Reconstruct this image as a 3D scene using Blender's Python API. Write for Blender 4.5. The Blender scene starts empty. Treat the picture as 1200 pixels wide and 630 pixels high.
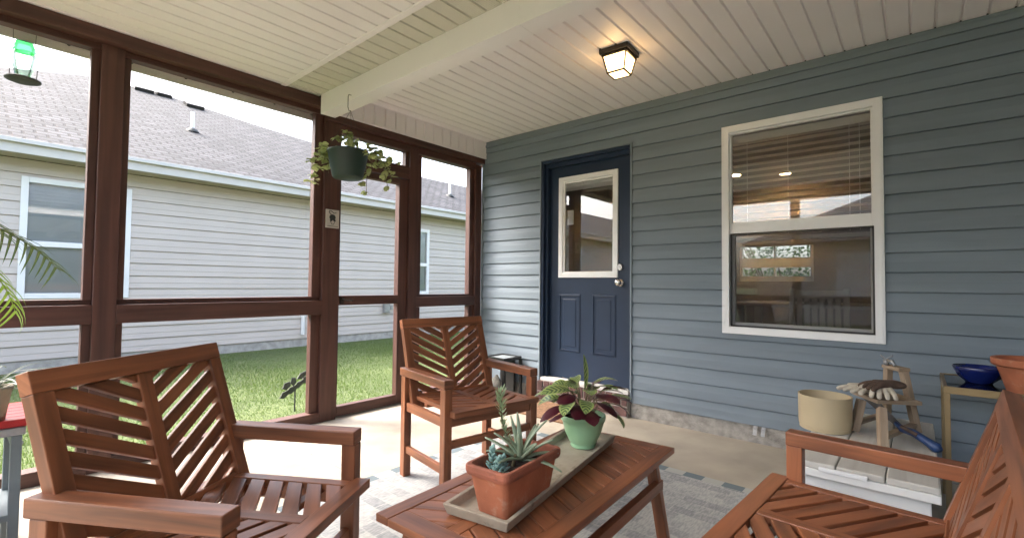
import bpy, math, random
import numpy as np
from mathutils import Vector, Matrix
random.seed(7)
S = bpy.context.scene
COL = S.collection

# ------------------------------------------------------------------ camera, sky, sun, exposure
cam = bpy.data.cameras.new('camera'); cam_o = bpy.data.objects.new('camera', cam); COL.objects.link(cam_o)
_fw = Vector((-0.64877549, 0.76031752, 0.03174317)); _r = Vector((0.76087297, 0.64881892, 0.01031221)); _u = Vector((0.01275501, -0.03084283, 0.99944286))
cam_o.matrix_world = Matrix(((_r.x, _u.x, -_fw.x, 3.65394), (_r.y, _u.y, -_fw.y, -3.77690), (_r.z, _u.z, -_fw.z, 1.12136), (0, 0, 0, 1)))
cam.sensor_width = 36; cam.sensor_fit = 'HORIZONTAL'; cam.lens = 36 * 557.4982 / 1200
cam.clip_start = 0.02; cam.clip_end = 1500
S.camera = cam_o

SUN_EL, SUN_AZ = 48.0, 240.0          # azimuth measured clockwise from +Y: the sun stands behind the neighbour's house, veiled
w = bpy.data.worlds.new('World'); S.world = w; w.use_nodes = True
nt = w.node_tree; bg = nt.nodes['Background']
sky = nt.nodes.new('ShaderNodeTexSky'); sky.sky_type = 'NISHITA'; sky.sun_disc = False
sky.sun_elevation = math.radians(SUN_EL); sky.sun_rotation = math.radians(SUN_AZ)
sky.air_density = 1.0; sky.dust_density = 6.0; sky.ozone_density = 1.0
hs = nt.nodes.new('ShaderNodeHueSaturation'); hs.inputs['Saturation'].default_value = 0.75
nt.links.new(sky.outputs[0], hs.inputs['Color']); nt.links.new(hs.outputs[0], bg.inputs[0])
bg.inputs[1].default_value = 0.15
sun = bpy.data.lights.new('sun', 'SUN'); sun.energy = 0.6; sun.angle = math.radians(22); sun.color = (1.0, 0.965, 0.93)
sun_o = bpy.data.objects.new('sun', sun); COL.objects.link(sun_o)
az, el = math.radians(SUN_AZ), math.radians(SUN_EL)
sd = Vector((math.sin(az) * math.cos(el), math.cos(az) * math.cos(el), math.sin(el)))
sun_o.rotation_euler = sd.to_track_quat('Z', 'Y').to_euler()
S.view_settings.view_transform = 'Standard'; S.view_settings.look = 'None'; S.view_settings.gamma = 1
S.view_settings.use_curve_mapping = False
S.view_settings.exposure = 3.1
S.render.engine = 'CYCLES'
S.cycles.max_bounces = 10; S.cycles.diffuse_bounces = 6; S.cycles.transparent_max_bounces = 16
S.cycles.sample_clamp_indirect = 6; S.cycles.caustics_reflective = False; S.cycles.caustics_refractive = False

# ------------------------------------------------------------------ mesh helpers
class MB:
    """collects boxes, prisms, tubes and leaves; build() links them as ONE mesh object"""
    def __init__(s): s.v = []; s.f = []; s.uv = []
    def add(s, vs, fs, uvs=None):
        b = len(s.v); s.v += [tuple(p) for p in vs]
        for i, f in enumerate(fs):
            s.f.append(tuple(b + k for k in f)); s.uv.append(uvs[i] if uvs else [(0, 0)] * len(f))
        return s
    def frame_box(s, c, X, Y, Z, sx, sy, sz, grain=0):
        c = Vector(c); ax = [Vector(X), Vector(Y), Vector(Z)]; h = [sx / 2, sy / 2, sz / 2]
        o = (random.uniform(0, 50), random.uniform(0, 50))
        loc = [(i, j, k) for i in (-1, 1) for j in (-1, 1) for k in (-1, 1)]
        vs = [c + ax[0] * (i * h[0]) + ax[1] * (j * h[1]) + ax[2] * (k * h[2]) for i, j, k in loc]
        fs = [(0, 1, 3, 2), (4, 6, 7, 5), (0, 4, 5, 1), (2, 3, 7, 6), (0, 2, 6, 4), (1, 5, 7, 3)]
        nrm = [0, 0, 1, 1, 2, 2]; uvs = []
        for f, n in zip(fs, nrm):
            oth = [a for a in (0, 1, 2) if a != n]
            if grain in oth: ua = grain; va = [a for a in oth if a != grain][0]
            else: ua, va = oth
            uvs.append([(o[0] + loc[k][ua] * h[ua] * (1 if grain in oth else .15), o[1] + loc[k][va] * h[va] + n * .37) for k in f])
        return s.add(vs, fs, uvs)
    def box(s, x0, x1, y0, y1, z0, z1, grain=None):
        d = [abs(x1 - x0), abs(y1 - y0), abs(z1 - z0)]
        g = d.index(max(d)) if grain is None else grain
        return s.frame_box(((x0 + x1) / 2, (y0 + y1) / 2, (z0 + z1) / 2), (1, 0, 0), (0, 1, 0), (0, 0, 1), d[0], d[1], d[2], g)
    def bar(s, p0, p1, wd, ht, up=(0, 0, 1)):
        p0, p1 = Vector(p0), Vector(p1); d = p1 - p0; L = d.length; d.normalize()
        side = d.cross(Vector(up)); side = side.normalized() if side.length > 1e-6 else Vector((1, 0, 0))
        u = side.cross(d)
        return s.frame_box((p0 + p1) / 2, d, side, u, L, wd, ht, 0)
    def prism(s, poly, fn, t0, t1, gdir=(1, 0)):
        n = len(poly); o = (random.uniform(0, 50), random.uniform(0, 50))
        vs = [fn(a, b, t0) for a, b in poly] + [fn(a, b, t1) for a, b in poly]
        uvp = [(o[0] + a * gdir[0] + b * gdir[1], o[1] - a * gdir[1] + b * gdir[0]) for a, b in poly]
        fs = [tuple(range(n))[::-1], tuple(range(n, 2 * n))]; uvs = [uvp[::-1], uvp]
        for i in range(n):
            j = (i + 1) % n; fs.append((i, j, n + j, n + i))
            uvs.append([uvp[i], uvp[j], (uvp[j][0], uvp[j][1] + t1 - t0), (uvp[i][0], uvp[i][1] + t1 - t0)])
        return s.add(vs, fs, uvs)
    def tube(s, pts, r, n=8, cap=True):
        pts = [Vector(p) for p in pts]; rs = r if isinstance(r, (list, tuple)) else [r] * len(pts)
        vs = []; fs = []; uvs = []; prev = None; acc = 0
        for i, p in enumerate(pts):
            d = (pts[min(i + 1, len(pts) - 1)] - pts[max(i - 1, 0)]).normalized()
            if prev is None: a = d.orthogonal().normalized()
            else: a = (prev - d * prev.dot(d)); a = a.normalized() if a.length > 1e-6 else d.orthogonal().normalized()
            prev = a; b = d.cross(a)
            for k in range(n):
                t = 2 * math.pi * k / n; vs.append(p + (a * math.cos(t) + b * math.sin(t)) * rs[i])
        for i in range(len(pts) - 1):
            for k in range(n):
                k2 = (k + 1) % n; fs.append((i * n + k, i * n + k2, (i + 1) * n + k2, (i + 1) * n + k))
                uvs.append([(i * .05, k * .01), (i * .05, k * .01 + .01), (i * .05 + .05, k * .01 + .01), (i * .05 + .05, k * .01)])
        if cap:
            fs.append(tuple(range(n))[::-1]); uvs.append([(0, 0)] * n)
            fs.append(tuple((len(pts) - 1) * n + k for k in range(n))); uvs.append([(0, 0)] * n)
        return s.add(vs, fs, uvs)
    def lathe(s, prof, c, n=32, sx=1, sy=1, rot=0):
        c = Vector(c); vs = []; fs = []
        for r, z in prof:
            for k in range(n):
                t = 2 * math.pi * k / n + rot; vs.append(c + Vector((r * math.cos(t) * sx, r * math.sin(t) * sy, z)))
        for i in range(len(prof) - 1):
            for k in range(n):
                k2 = (k + 1) % n; fs.append((i * n + k, i * n + k2, (i + 1) * n + k2, (i + 1) * n + k))
        if prof[0][0] > 1e-5: fs.append(tuple(range(n))[::-1])
        if prof[-1][0] > 1e-5: fs.append(tuple((len(prof) - 1) * n + k for k in range(n)))
        return s.add(vs, fs)
    def leaf(s, base, d, up, L, W, droop=.3, fold=.15, n=6, wfn=None, curl=0):
        """a leaf blade: n segments, three vertices across; uv = (0..1 along, -1..1 across)"""
        p = Vector(base); d = Vector(d).normalized(); up = Vector(up); side = d.cross(up)
        side = side.normalized() if side.length > 1e-5 else d.orthogonal().normalized()
        up = side.cross(d).normalized()
        vs = []; fs = []; uvs = []
        wfn = wfn or (lambda t: math.sin(math.pi * min(1, t * .97 + .02)) ** .75)
        for i in range(n + 1):
            t = i / n; wv = W / 2 * wfn(t)
            vs += [p - side * wv + up * (fold * wv), p.copy(), p + side * wv + up * (fold * wv)]
            a = -droop / n; d2 = (d * math.cos(a) + up * math.sin(a)).normalized(); up = side.cross(d2).normalized(); d = d2
            p = p + d * (L / n)
        for i in range(n):
            b = i * 3; t0, t1 = i / n, (i + 1) / n
            fs += [(b, b + 1, b + 4, b + 3), (b + 1, b + 2, b + 5, b + 4)]
            uvs += [[(t0, -1), (t0, 0), (t1, 0), (t1, -1)], [(t0, 0), (t0, 1), (t1, 1), (t1, 0)]]
        return s.add(vs, fs, uvs)
    def build(s, name, m, parent=None, bevel=0, smooth=False, seg=2):
        me = bpy.data.meshes.new(name); me.from_pydata(s.v, [], s.f)
        uvl = me.uv_layers.new(name='uv'); flat = [c for f in s.uv for p in f for c in p]
        uvl.data.foreach_set('uv', flat)
        me.materials.append(m)
        if smooth: me.polygons.foreach_set('use_smooth', [True] * len(me.polygons))
        me.update()
        o = bpy.data.objects.new(name, me); COL.objects.link(o)
        if parent: o.parent = parent
        if bevel:
            b = o.modifiers.new('bevel', 'BEVEL'); b.width = bevel; b.segments = seg; b.limit_method = 'ANGLE'; b.angle_limit = math.radians(40)
        return o

def empty(name, loc=(0, 0, 0), rz=0):
    o = bpy.data.objects.new(name, None); COL.objects.link(o); o.location = loc; o.rotation_euler = (0, 0, rz)
    o.empty_display_size = .1
    return o
def tag(o, label, cat, group=None):
    o['label'] = label; o['category'] = cat
    if group: o['group'] = group
    return o
def copy_tree(o, parent=None):
    c = o.copy(); COL.objects.link(c); c.parent = parent
    for ch in list(o.children): copy_tree(ch, c)
    return c

# ------------------------------------------------------------------ materials
def nodes(name):
    m = bpy.data.materials.new(name); m.use_nodes = True; n = m.node_tree
    return m, n, n.nodes['Principled BSDF'], n.links
def mat(name, col, rough=.5, var=.12, scale=6, bump=0, metallic=0, spec=.5, bscale=None, coat=0, stretch=None, marks=None):
    m, n, p, l = nodes(name)
    p.inputs['Roughness'].default_value = rough; p.inputs['Metallic'].default_value = metallic
    p.inputs['Specular IOR Level'].default_value = spec; p.inputs['Coat Weight'].default_value = coat
    tc = n.nodes.new('ShaderNodeTexCoord'); nz = n.nodes.new('ShaderNodeTexNoise'); nz.inputs['Scale'].default_value = scale
    nz.inputs['Detail'].default_value = 6
    if stretch:
        mp = n.nodes.new('ShaderNodeMapping'); mp.inputs['Scale'].default_value = stretch; l.new(tc.outputs['Object'], mp.inputs[0]); l.new(mp.outputs[0], nz.inputs['Vector'])
    else: l.new(tc.outputs['Object'], nz.inputs['Vector'])
    r = n.nodes.new('ShaderNodeValToRGB'); l.new(nz.outputs[0], r.inputs[0])
    r.color_ramp.elements[0].position = .3; r.color_ramp.elements[1].position = .7
    r.color_ramp.elements[0].color = tuple(c * (1 - var) for c in col) + (1,)
    r.color_ramp.elements[1].color = tuple(min(1, c * (1 + var)) for c in col) + (1,)
    colr = r.outputs[0]
    if marks:      # weathering: patches of another colour with a ragged edge
        mc, lo, ms = marks; n3 = n.nodes.new('ShaderNodeTexNoise'); n3.inputs['Scale'].default_value = ms; n3.inputs['Detail'].default_value = 9; n3.inputs['Roughness'].default_value = .65
        l.new(tc.outputs['Object'], n3.inputs['Vector']); r3 = n.nodes.new('ShaderNodeValToRGB'); r3.color_ramp.elements[0].position = lo; r3.color_ramp.elements[1].position = lo + .16
        l.new(n3.outputs[0], r3.inputs[0]); mm = n.nodes.new('ShaderNodeMix'); mm.data_type = 'RGBA'; l.new(r3.outputs[0], mm.inputs[0]); l.new(colr, mm.inputs[6]); mm.inputs[7].default_value = mc + (1,); colr = mm.outputs[2]
    l.new(colr, p.inputs['Base Color'])
    if bump:
        nb = n.nodes.new('ShaderNodeTexNoise'); nb.inputs['Scale'].default_value = bscale or scale * 12; nb.inputs['Detail'].default_value = 5
        l.new(tc.outputs['Object'], nb.inputs['Vector'])
        b = n.nodes.new('ShaderNodeBump'); b.inputs['Strength'].default_value = bump; b.inputs['Distance'].default_value = .01
        l.new(nb.outputs[0], b.inputs['Height']); l.new(b.outputs[0], p.inputs['Normal'])
    return m
def wood(name, dark, light, rough=.45, bump=.12, gs=(2.2, 38), spec=.5, blotch=.35):
    m, n, p, l = nodes(name); p.inputs['Roughness'].default_value = rough; p.inputs['Specular IOR Level'].default_value = spec
    uv = n.nodes.new('ShaderNodeUVMap'); mp = n.nodes.new('ShaderNodeMapping'); mp.inputs['Scale'].default_value = (gs[0], gs[1], 1)
    l.new(uv.outputs[0], mp.inputs[0])
    nz = n.nodes.new('ShaderNodeTexNoise'); nz.inputs['Scale'].default_value = 1; nz.inputs['Detail'].default_value = 8; nz.inputs['Distortion'].default_value = .6
    l.new(mp.outputs[0], nz.inputs['Vector'])
    m2 = n.nodes.new('ShaderNodeMapping'); m2.inputs['Scale'].default_value = (2.5, 5, 1); l.new(uv.outputs[0], m2.inputs[0])
    n2 = n.nodes.new('ShaderNodeTexNoise'); n2.inputs['Scale'].default_value = 1; n2.inputs['Detail'].default_value = 2; l.new(m2.outputs[0], n2.inputs['Vector'])
    m4 = n.nodes.new('ShaderNodeMapping'); m4.inputs['Scale'].default_value = (.9, .9, 1); l.new(uv.outputs[0], m4.inputs[0])
    n4 = n.nodes.new('ShaderNodeTexNoise'); n4.inputs['Scale'].default_value = 1; n4.inputs['Detail'].default_value = 0; l.new(m4.outputs[0], n4.inputs['Vector'])
    m5 = n.nodes.new('ShaderNodeMix'); m5.inputs[0].default_value = .5; l.new(n2.outputs[0], m5.inputs[2]); l.new(n4.outputs[0], m5.inputs[3])
    mx = n.nodes.new('ShaderNodeMix'); mx.inputs[0].default_value = blotch; l.new(nz.outputs[0], mx.inputs[2]); l.new(m5.outputs[0], mx.inputs[3])
    r = n.nodes.new('ShaderNodeValToRGB'); r.color_ramp.elements[0].position = .34; r.color_ramp.elements[1].position = .66
    r.color_ramp.elements[0].color = dark + (1,); r.color_ramp.elements[1].color = light + (1,)
    l.new(mx.outputs[0], r.inputs[0]); l.new(r.outputs[0], p.inputs['Base Color'])
    b = n.nodes.new('ShaderNodeBump'); b.inputs['Strength'].default_value = bump; b.inputs['Distance'].default_value = .004
    l.new(nz.outputs[0], b.inputs['Height']); l.new(b.outputs[0], p.inputs['Normal'])
    return m
def glass_mat(name, k=1.8, tint=(1, 1, 1)):
    m = bpy.data.materials.new(name); m.use_nodes = True; n = m.node_tree; l = n.links
    n.nodes.remove(n.nodes['Principled BSDF']); out = n.nodes['Material Output']
    fr = n.nodes.new('ShaderNodeFresnel'); fr.inputs[0].default_value = 1.5
    mu = n.nodes.new('ShaderNodeMath'); mu.operation = 'MULTIPLY'; mu.inputs[1].default_value = k; mu.use_clamp = True; l.new(fr.outputs[0], mu.inputs[0])
    t = n.nodes.new('ShaderNodeBsdfTransparent'); t.inputs[0].default_value = tint + (1,)
    g = n.nodes.new('ShaderNodeBsdfGlossy'); g.inputs['Roughness'].default_value = .0
    mx = n.nodes.new('ShaderNodeMixShader'); l.new(mu.outputs[0], mx.inputs[0]); l.new(t.outputs[0], mx.inputs[1]); l.new(g.outputs[0], mx.inputs[2])
    l.new(mx.outputs[0], out.inputs[0]); return m
def mesh_mat(name, col, op):
    m = bpy.data.materials.new(name); m.use_nodes = True; n = m.node_tree; l = n.links
    n.nodes.remove(n.nodes['Principled BSDF']); out = n.nodes['Material Output']
    t = n.nodes.new('ShaderNodeBsdfTransparent'); d = n.nodes.new('ShaderNodeBsdfDiffuse'); d.inputs[0].default_value = col + (1,)
    mx = n.nodes.new('ShaderNodeMixShader'); mx.inputs[0].default_value = op; l.new(t.outputs[0], mx.inputs[1]); l.new(d.outputs[0], mx.inputs[2])
    l.new(mx.outputs[0], out.inputs[0]); return m
def emit(name, col, s):
    m = bpy.data.materials.new(name); m.use_nodes = True; n = m.node_tree; p = n.nodes['Principled BSDF']
    p.inputs['Base Color'].default_value = col + (1,); p.inputs['Emission Color'].default_value = col + (1,); p.inputs['Emission Strength'].default_value = s
    return m
def leaf_mat(name, edge, mid, back=None, stripes=0, trans=.25, rough=.45):
    """leaf colour by uv: midrib, optional feathered stripes; another colour on the underside"""
    m, n, p, l = nodes(name); p.inputs['Roughness'].default_value = rough
    uv = n.nodes.new('ShaderNodeUVMap'); sx = n.nodes.new('ShaderNodeSeparateXYZ'); l.new(uv.outputs[0], sx.inputs[0])
    ab = n.nodes.new('ShaderNodeMath'); ab.operation = 'ABSOLUTE'; l.new(sx.outputs[1], ab.inputs[0])
    r = n.nodes.new('ShaderNodeValToRGB'); r.color_ramp.elements[0].color = mid + (1,); r.color_ramp.elements[1].color = edge + (1,)
    r.color_ramp.elements[0].position = .05; r.color_ramp.elements[1].position = .35 if not stripes else .8
    if stripes:
        a = n.nodes.new('ShaderNodeMath'); a.operation = 'MULTIPLY_ADD'; a.inputs[1].default_value = -.22; l.new(ab.outputs[0], a.inputs[0]); l.new(sx.outputs[0], a.inputs[2])
        b = n.nodes.new('ShaderNodeMath'); b.operation = 'MULTIPLY'; b.inputs[1].default_value = stripes * 6.283; l.new(a.outputs[0], b.inputs[0])
        c = n.nodes.new('ShaderNodeMath'); c.operation = 'SINE'; l.new(b.outputs[0], c.inputs[0])
        d = n.nodes.new('ShaderNodeMath'); d.operation = 'MULTIPLY_ADD'; d.inputs[1].default_value = .5; d.inputs[2].default_value = .5; l.new(c.outputs[0], d.inputs[0])
        e = n.nodes.new('ShaderNodeMath'); e.operation = 'MULTIPLY'; l.new(d.outputs[0], e.inputs[0])
        g = n.nodes.new('ShaderNodeMath'); g.operation = 'LESS_THAN'; g.inputs[1].default_value = .72; l.new(ab.outputs[0], g.inputs[0]); l.new(g.outputs[0], e.inputs[1])
        l.new(e.outputs[0], r.inputs[0])
    else: l.new(ab.outputs[0], r.inputs[0])
    colr = r.outputs[0]
    if back:
        ge = n.nodes.new('ShaderNodeNewGeometry'); mx = n.nodes.new('ShaderNodeMix'); mx.data_type = 'RGBA'
        l.new(ge.outputs['Backfacing'], mx.inputs[0]); l.new(r.outputs[0], mx.inputs[6]); mx.inputs[7].default_value = back + (1,); colr = mx.outputs[2]
    l.new(colr, p.inputs['Base Color'])
    tr = n.nodes.new('ShaderNodeBsdfTranslucent'); l.new(colr, tr.inputs[0]); ms = n.nodes.new('ShaderNodeMixShader'); ms.inputs[0].default_value = trans
    l.new(p.outputs[0], ms.inputs[1]); l.new(tr.outputs[0], ms.inputs[2]); l.new(ms.outputs[0], n.nodes['Material Output'].inputs[0])
    return m

M = {}
M['blue_siding'] = mat('blue_vinyl', (.19, .232, .27), .6, .10, 1.3, bump=.06, bscale=160, spec=.25, stretch=(.5, 1, 5))
M['blue_trim'] = mat('blue_trim', (.19, .232, .265), .5, .05, 3)
M['navy'] = mat('navy_paint', (.0145, .028, .058), .42, .12, 3, spec=.35)
M['white_vinyl'] = mat('white_vinyl', (.82, .83, .84), .35, .03, 4)
M['cream'] = mat('cream_vinyl_soffit', (.80, .77, .775), .45, .035, 1.4)
M['beam'] = mat('cream_beam_coil', (.80, .775, .77), .5, .03, 2)
M['neighbour_siding'] = mat('beige_vinyl', (.56, .505, .465), .5, .05, 1.5)
M['neighbour_soffit'] = mat('tan_soffit', (.42, .37, .28), .6, .05, 2)
M['fascia'] = mat('white_fascia', (.56, .545, .52), .5, .04, 2)
M['concrete'] = mat('porch_concrete', (.355, .315, .255), .75, .2, 2.6, bump=.08, bscale=60, marks=((.27, .235, .185), .58, 1.7))
M['foundation'] = mat('rough_concrete', (.30, .285, .26), .9, .35, 14, bump=.7, bscale=55)
M['stain'] = wood('brown_stained_timber', (.038, .014, .010), (.105, .043, .031), .55, .2, gs=(1.5, 30), blotch=.5)
M['acacia'] = wood('red_brown_acacia', (.09, .032, .015), (.36, .130, .055), .42, .22, gs=(2.4, 34), blotch=.5)
M['weathered'] = wood('weathered_pine', (.22, .155, .10), (.40, .31, .22), .75, .25, gs=(3, 40))
M['whitewash'] = wood('whitewashed_planks', (.42, .40, .36), (.62, .61, .57), .7, .2, gs=(2, 30), blotch=.6)
M['white_paint'] = mat('white_paint', (.78, .78, .77), .45, .04, 5)
M['terracotta'] = mat('terracotta', (.35, .115, .055), .8, .2, 12, bump=.15, marks=((.42, .24, .16), .56, 16))
M['terracotta_rim'] = mat('terracotta_rim', (.28, .09, .05), .8, .22, 16, bump=.15, marks=((.16, .06, .04), .52, 20))
M['clay'] = mat('grey_clay_tray', (.33, .285, .215), .8, .16, 14, bump=.1, marks=((.17, .14, .10), .56, 18))
M['tan_pot'] = mat('tan_pot', (.46, .375, .235), .5, .05, 5)
M['mint'] = mat('mint_glaze', (.29, .50, .29), .35, .05, 8)
M['cobalt'] = mat('cobalt_glaze', (.008, .017, .12), .12, .2, 8, coat=.4)
M['green_plastic'] = mat('dark_green_plastic', (.010, .027, .020), .45, .15, 10)
M['soil'] = mat('soil', (.03, .02, .014), .95, .5, 60, bump=.8)
M['black_metal'] = mat('black_metal', (.012, .012, .012), .4, .2, 10)
M['bronze'] = mat('dark_bronze', (.016, .011, .008), .4, .2, 20)
M['gold'] = mat('brushed_gold', (.27, .20, .11), .38, .06, 12, metallic=.75)
M['black_glass'] = mat('black_glass', (.008, .008, .008), .06, .1, 4)
M['nickel'] = mat('satin_nickel', (.62, .60, .57), .22, .04, 10, metallic=1)
M['galvanized'] = mat('galvanized_steel', (.36, .37, .38), .45, .15, 40, metallic=.6)
M['red_paint'] = mat('red_painted_steel', (.42, .018, .02), .4, .12, 8)
M['grey_paint'] = mat('blue_grey_enamel', (.17, .21, .23), .5, .12, 8)
M['brick'] = mat('red_brown_brick', (.115, .058, .052), .85, .45, 13, bump=.5)
M['mortar'] = mat('mortar', (.34, .31, .28), .95, .12, 30, bump=.5)
M['doormat'] = mat('coir_mat', (.26, .15, .085), .95, .3, 40, bump=.6)
M['room_paint'] = mat('room_paint', (.27, .265, .26), .7, .03, 2)
M['room_floor'] = mat('room_floor', (.16, .11, .075), .4, .2, 3)
M['blind'] = mat('beige_blind', (.58, .56, .52), .5, .05, 6)
M['glass'] = glass_mat('window_glass', 4.0)
M['clear'] = glass_mat('clear_bottle', .9, (.78, .92, .84))
M['green_glass'] = glass_mat('green_glass', .6, (.22, .66, .32))
M['screen'] = mesh_mat('porch_insect_screen', (.26, .26, .26), .075)
M['dark_screen'] = mesh_mat('window_insect_screen', (.03, .03, .03), .42)
M['lamp_glow'] = emit('warm_lit_glass', (1.0, .60, .24), 1.7)
M['downlight'] = emit('warm_downlight', (1.0, .86, .66), 6)
M['glove'] = mat('off_white_glove', (.52, .47, .38), .9, .2, 30, bump=.4)
M['glove_brown'] = mat('brown_glove', (.085, .052, .036), .85, .3, 30, bump=.4)
M['saw_blade'] = mat('dull_saw_blade', (.10, .095, .09), .45, .3, 14, metallic=.4)
M['saw_handle'] = mat('blue_saw_handle', (.015, .04, .12), .4, .2, 20)
M['stone'] = mat('grey_stone', (.17, .165, .145), .95, .35, 30, bump=.9)
M['stem'] = mat('plant_stem', (.12, .10, .05), .7, .2, 20)
M['bark'] = mat('bark', (.10, .075, .05), .9, .3, 12, bump=.8)
M['plaque'] = mat('cream_plaque', (.46, .43, .38), .6, .08, 20)
M['ink'] = mat('dark_ink', (.03, .035, .035), .7, .1, 20)
M['iron'] = mat('dark_iron', (.03, .034, .032), .6, .3, 20)
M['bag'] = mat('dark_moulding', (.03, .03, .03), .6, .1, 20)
M['aloe'] = leaf_mat('aloe_leaf', (.24, .30, .20), (.34, .40, .26), trans=.1)
M['blue_succulent'] = leaf_mat('blue_green_succulent', (.22, .36, .32), (.28, .42, .36), trans=.1)
M['needle'] = leaf_mat('pale_needle_leaf', (.30, .40, .22), (.38, .46, .27), trans=.15)
M['calathea'] = leaf_mat('striped_calathea_leaf', (.045, .10, .032), (.30, .37, .12), back=(.07, .010, .018), stripes=7, trans=.12, rough=.35)
M['trailing'] = leaf_mat('pale_trailing_leaf', (.36, .42, .16), (.50, .52, .28), trans=.35)
M['palm'] = leaf_mat('palm_leaflet', (.07, .12, .03), (.12, .18, .05), trans=.3)
M['palm_fresh'] = leaf_mat('fresh_palm_leaflet', (.22, .34, .03), (.26, .38, .05), trans=.4)
M['strap'] = leaf_mat('strap_leaf', (.10, .14, .10), (.34, .36, .28), trans=.2)
M['hedge'] = leaf_mat('shrub_leaf', (.06, .12, .03), (.08, .14, .04), trans=.3)
M['blade'] = leaf_mat('grass_blade', (.10, .175, .030), (.145, .205, .048), trans=.4, rough=.6)

def ground_mat():
    m, n, p, l = nodes('lawn'); p.inputs['Roughness'].default_value = .9
    tc = n.nodes.new('ShaderNodeTexCoord')
    a = n.nodes.new('ShaderNodeTexNoise'); a.inputs['Scale'].default_value = 1.1; a.inputs['Detail'].default_value = 8; l.new(tc.outputs['Object'], a.inputs['Vector'])
    b = n.nodes.new('ShaderNodeTexNoise'); b.inputs['Scale'].default_value = 45; b.inputs['Detail'].default_value = 4; l.new(tc.outputs['Object'], b.inputs['Vector'])
    mx = n.nodes.new('ShaderNodeMix'); mx.inputs[0].default_value = .5; l.new(a.outputs[0], mx.inputs[2]); l.new(b.outputs[0], mx.inputs[3])
    r = n.nodes.new('ShaderNodeValToRGB'); l.new(mx.outputs[0], r.inputs[0]); e = r.color_ramp.elements
    e[0].position = .36; e[0].color = (.045, .066, .018, 1); e[1].position = .64; e[1].color = (.115, .145, .045, 1)
    x = r.color_ramp.elements.new(.5); x.color = (.078, .11, .03, 1)
    l.new(r.outputs[0], p.inputs['Base Color'])
    bp = n.nodes.new('ShaderNodeBump'); bp.inputs['Strength'].default_value = .8; bp.inputs['Distance'].default_value = .03; l.new(b.outputs[0], bp.inputs['Height']); l.new(bp.outputs[0], p.inputs['Normal'])
    return m
M['lawn'] = ground_mat()

def shingle_mat():
    m, n, p, l = nodes('grey_shingles'); p.inputs['Roughness'].default_value = .9
    uv = n.nodes.new('ShaderNodeUVMap'); br = n.nodes.new('ShaderNodeTexBrick'); l.new(uv.outputs[0], br.inputs['Vector'])
    br.inputs['Scale'].default_value = 1; br.inputs['Brick Width'].default_value = .24; br.inputs['Row Height'].default_value = .145; br.inputs['Mortar Size'].default_value = .022
    br.inputs['Color1'].default_value = (.036, .036, .039, 1); br.inputs['Color2'].default_value = (.075, .074, .079, 1); br.inputs['Mortar'].default_value = (.008, .0075, .008, 1)  # near-black lines: shadow between shingle rows put into the colour
    br.inputs['Mortar Smooth'].default_value = .4; br.inputs['Bias'].default_value = 0
    nz = n.nodes.new('ShaderNodeTexNoise'); nz.inputs['Scale'].default_value = 3; nz.inputs['Detail'].default_value = 6; l.new(uv.outputs[0], nz.inputs['Vector'])
    mx = n.nodes.new('ShaderNodeMix'); mx.data_type = 'RGBA'; mx.blend_type = 'OVERLAY'; mx.inputs[0].default_value = .35; l.new(br.outputs[0], mx.inputs[6]); l.new(nz.outputs[0], mx.inputs[7])
    l.new(mx.outputs[2], p.inputs['Base Color'])
    bp = n.nodes.new('ShaderNodeBump'); bp.inputs['Strength'].default_value = .6; bp.inputs['Distance'].default_value = .01; bp.invert = True; l.new(br.outputs['Fac'], bp.inputs['Height']); l.new(bp.outputs[0], p.inputs['Normal'])
    return m
M['shingles'] = shingle_mat()

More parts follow.
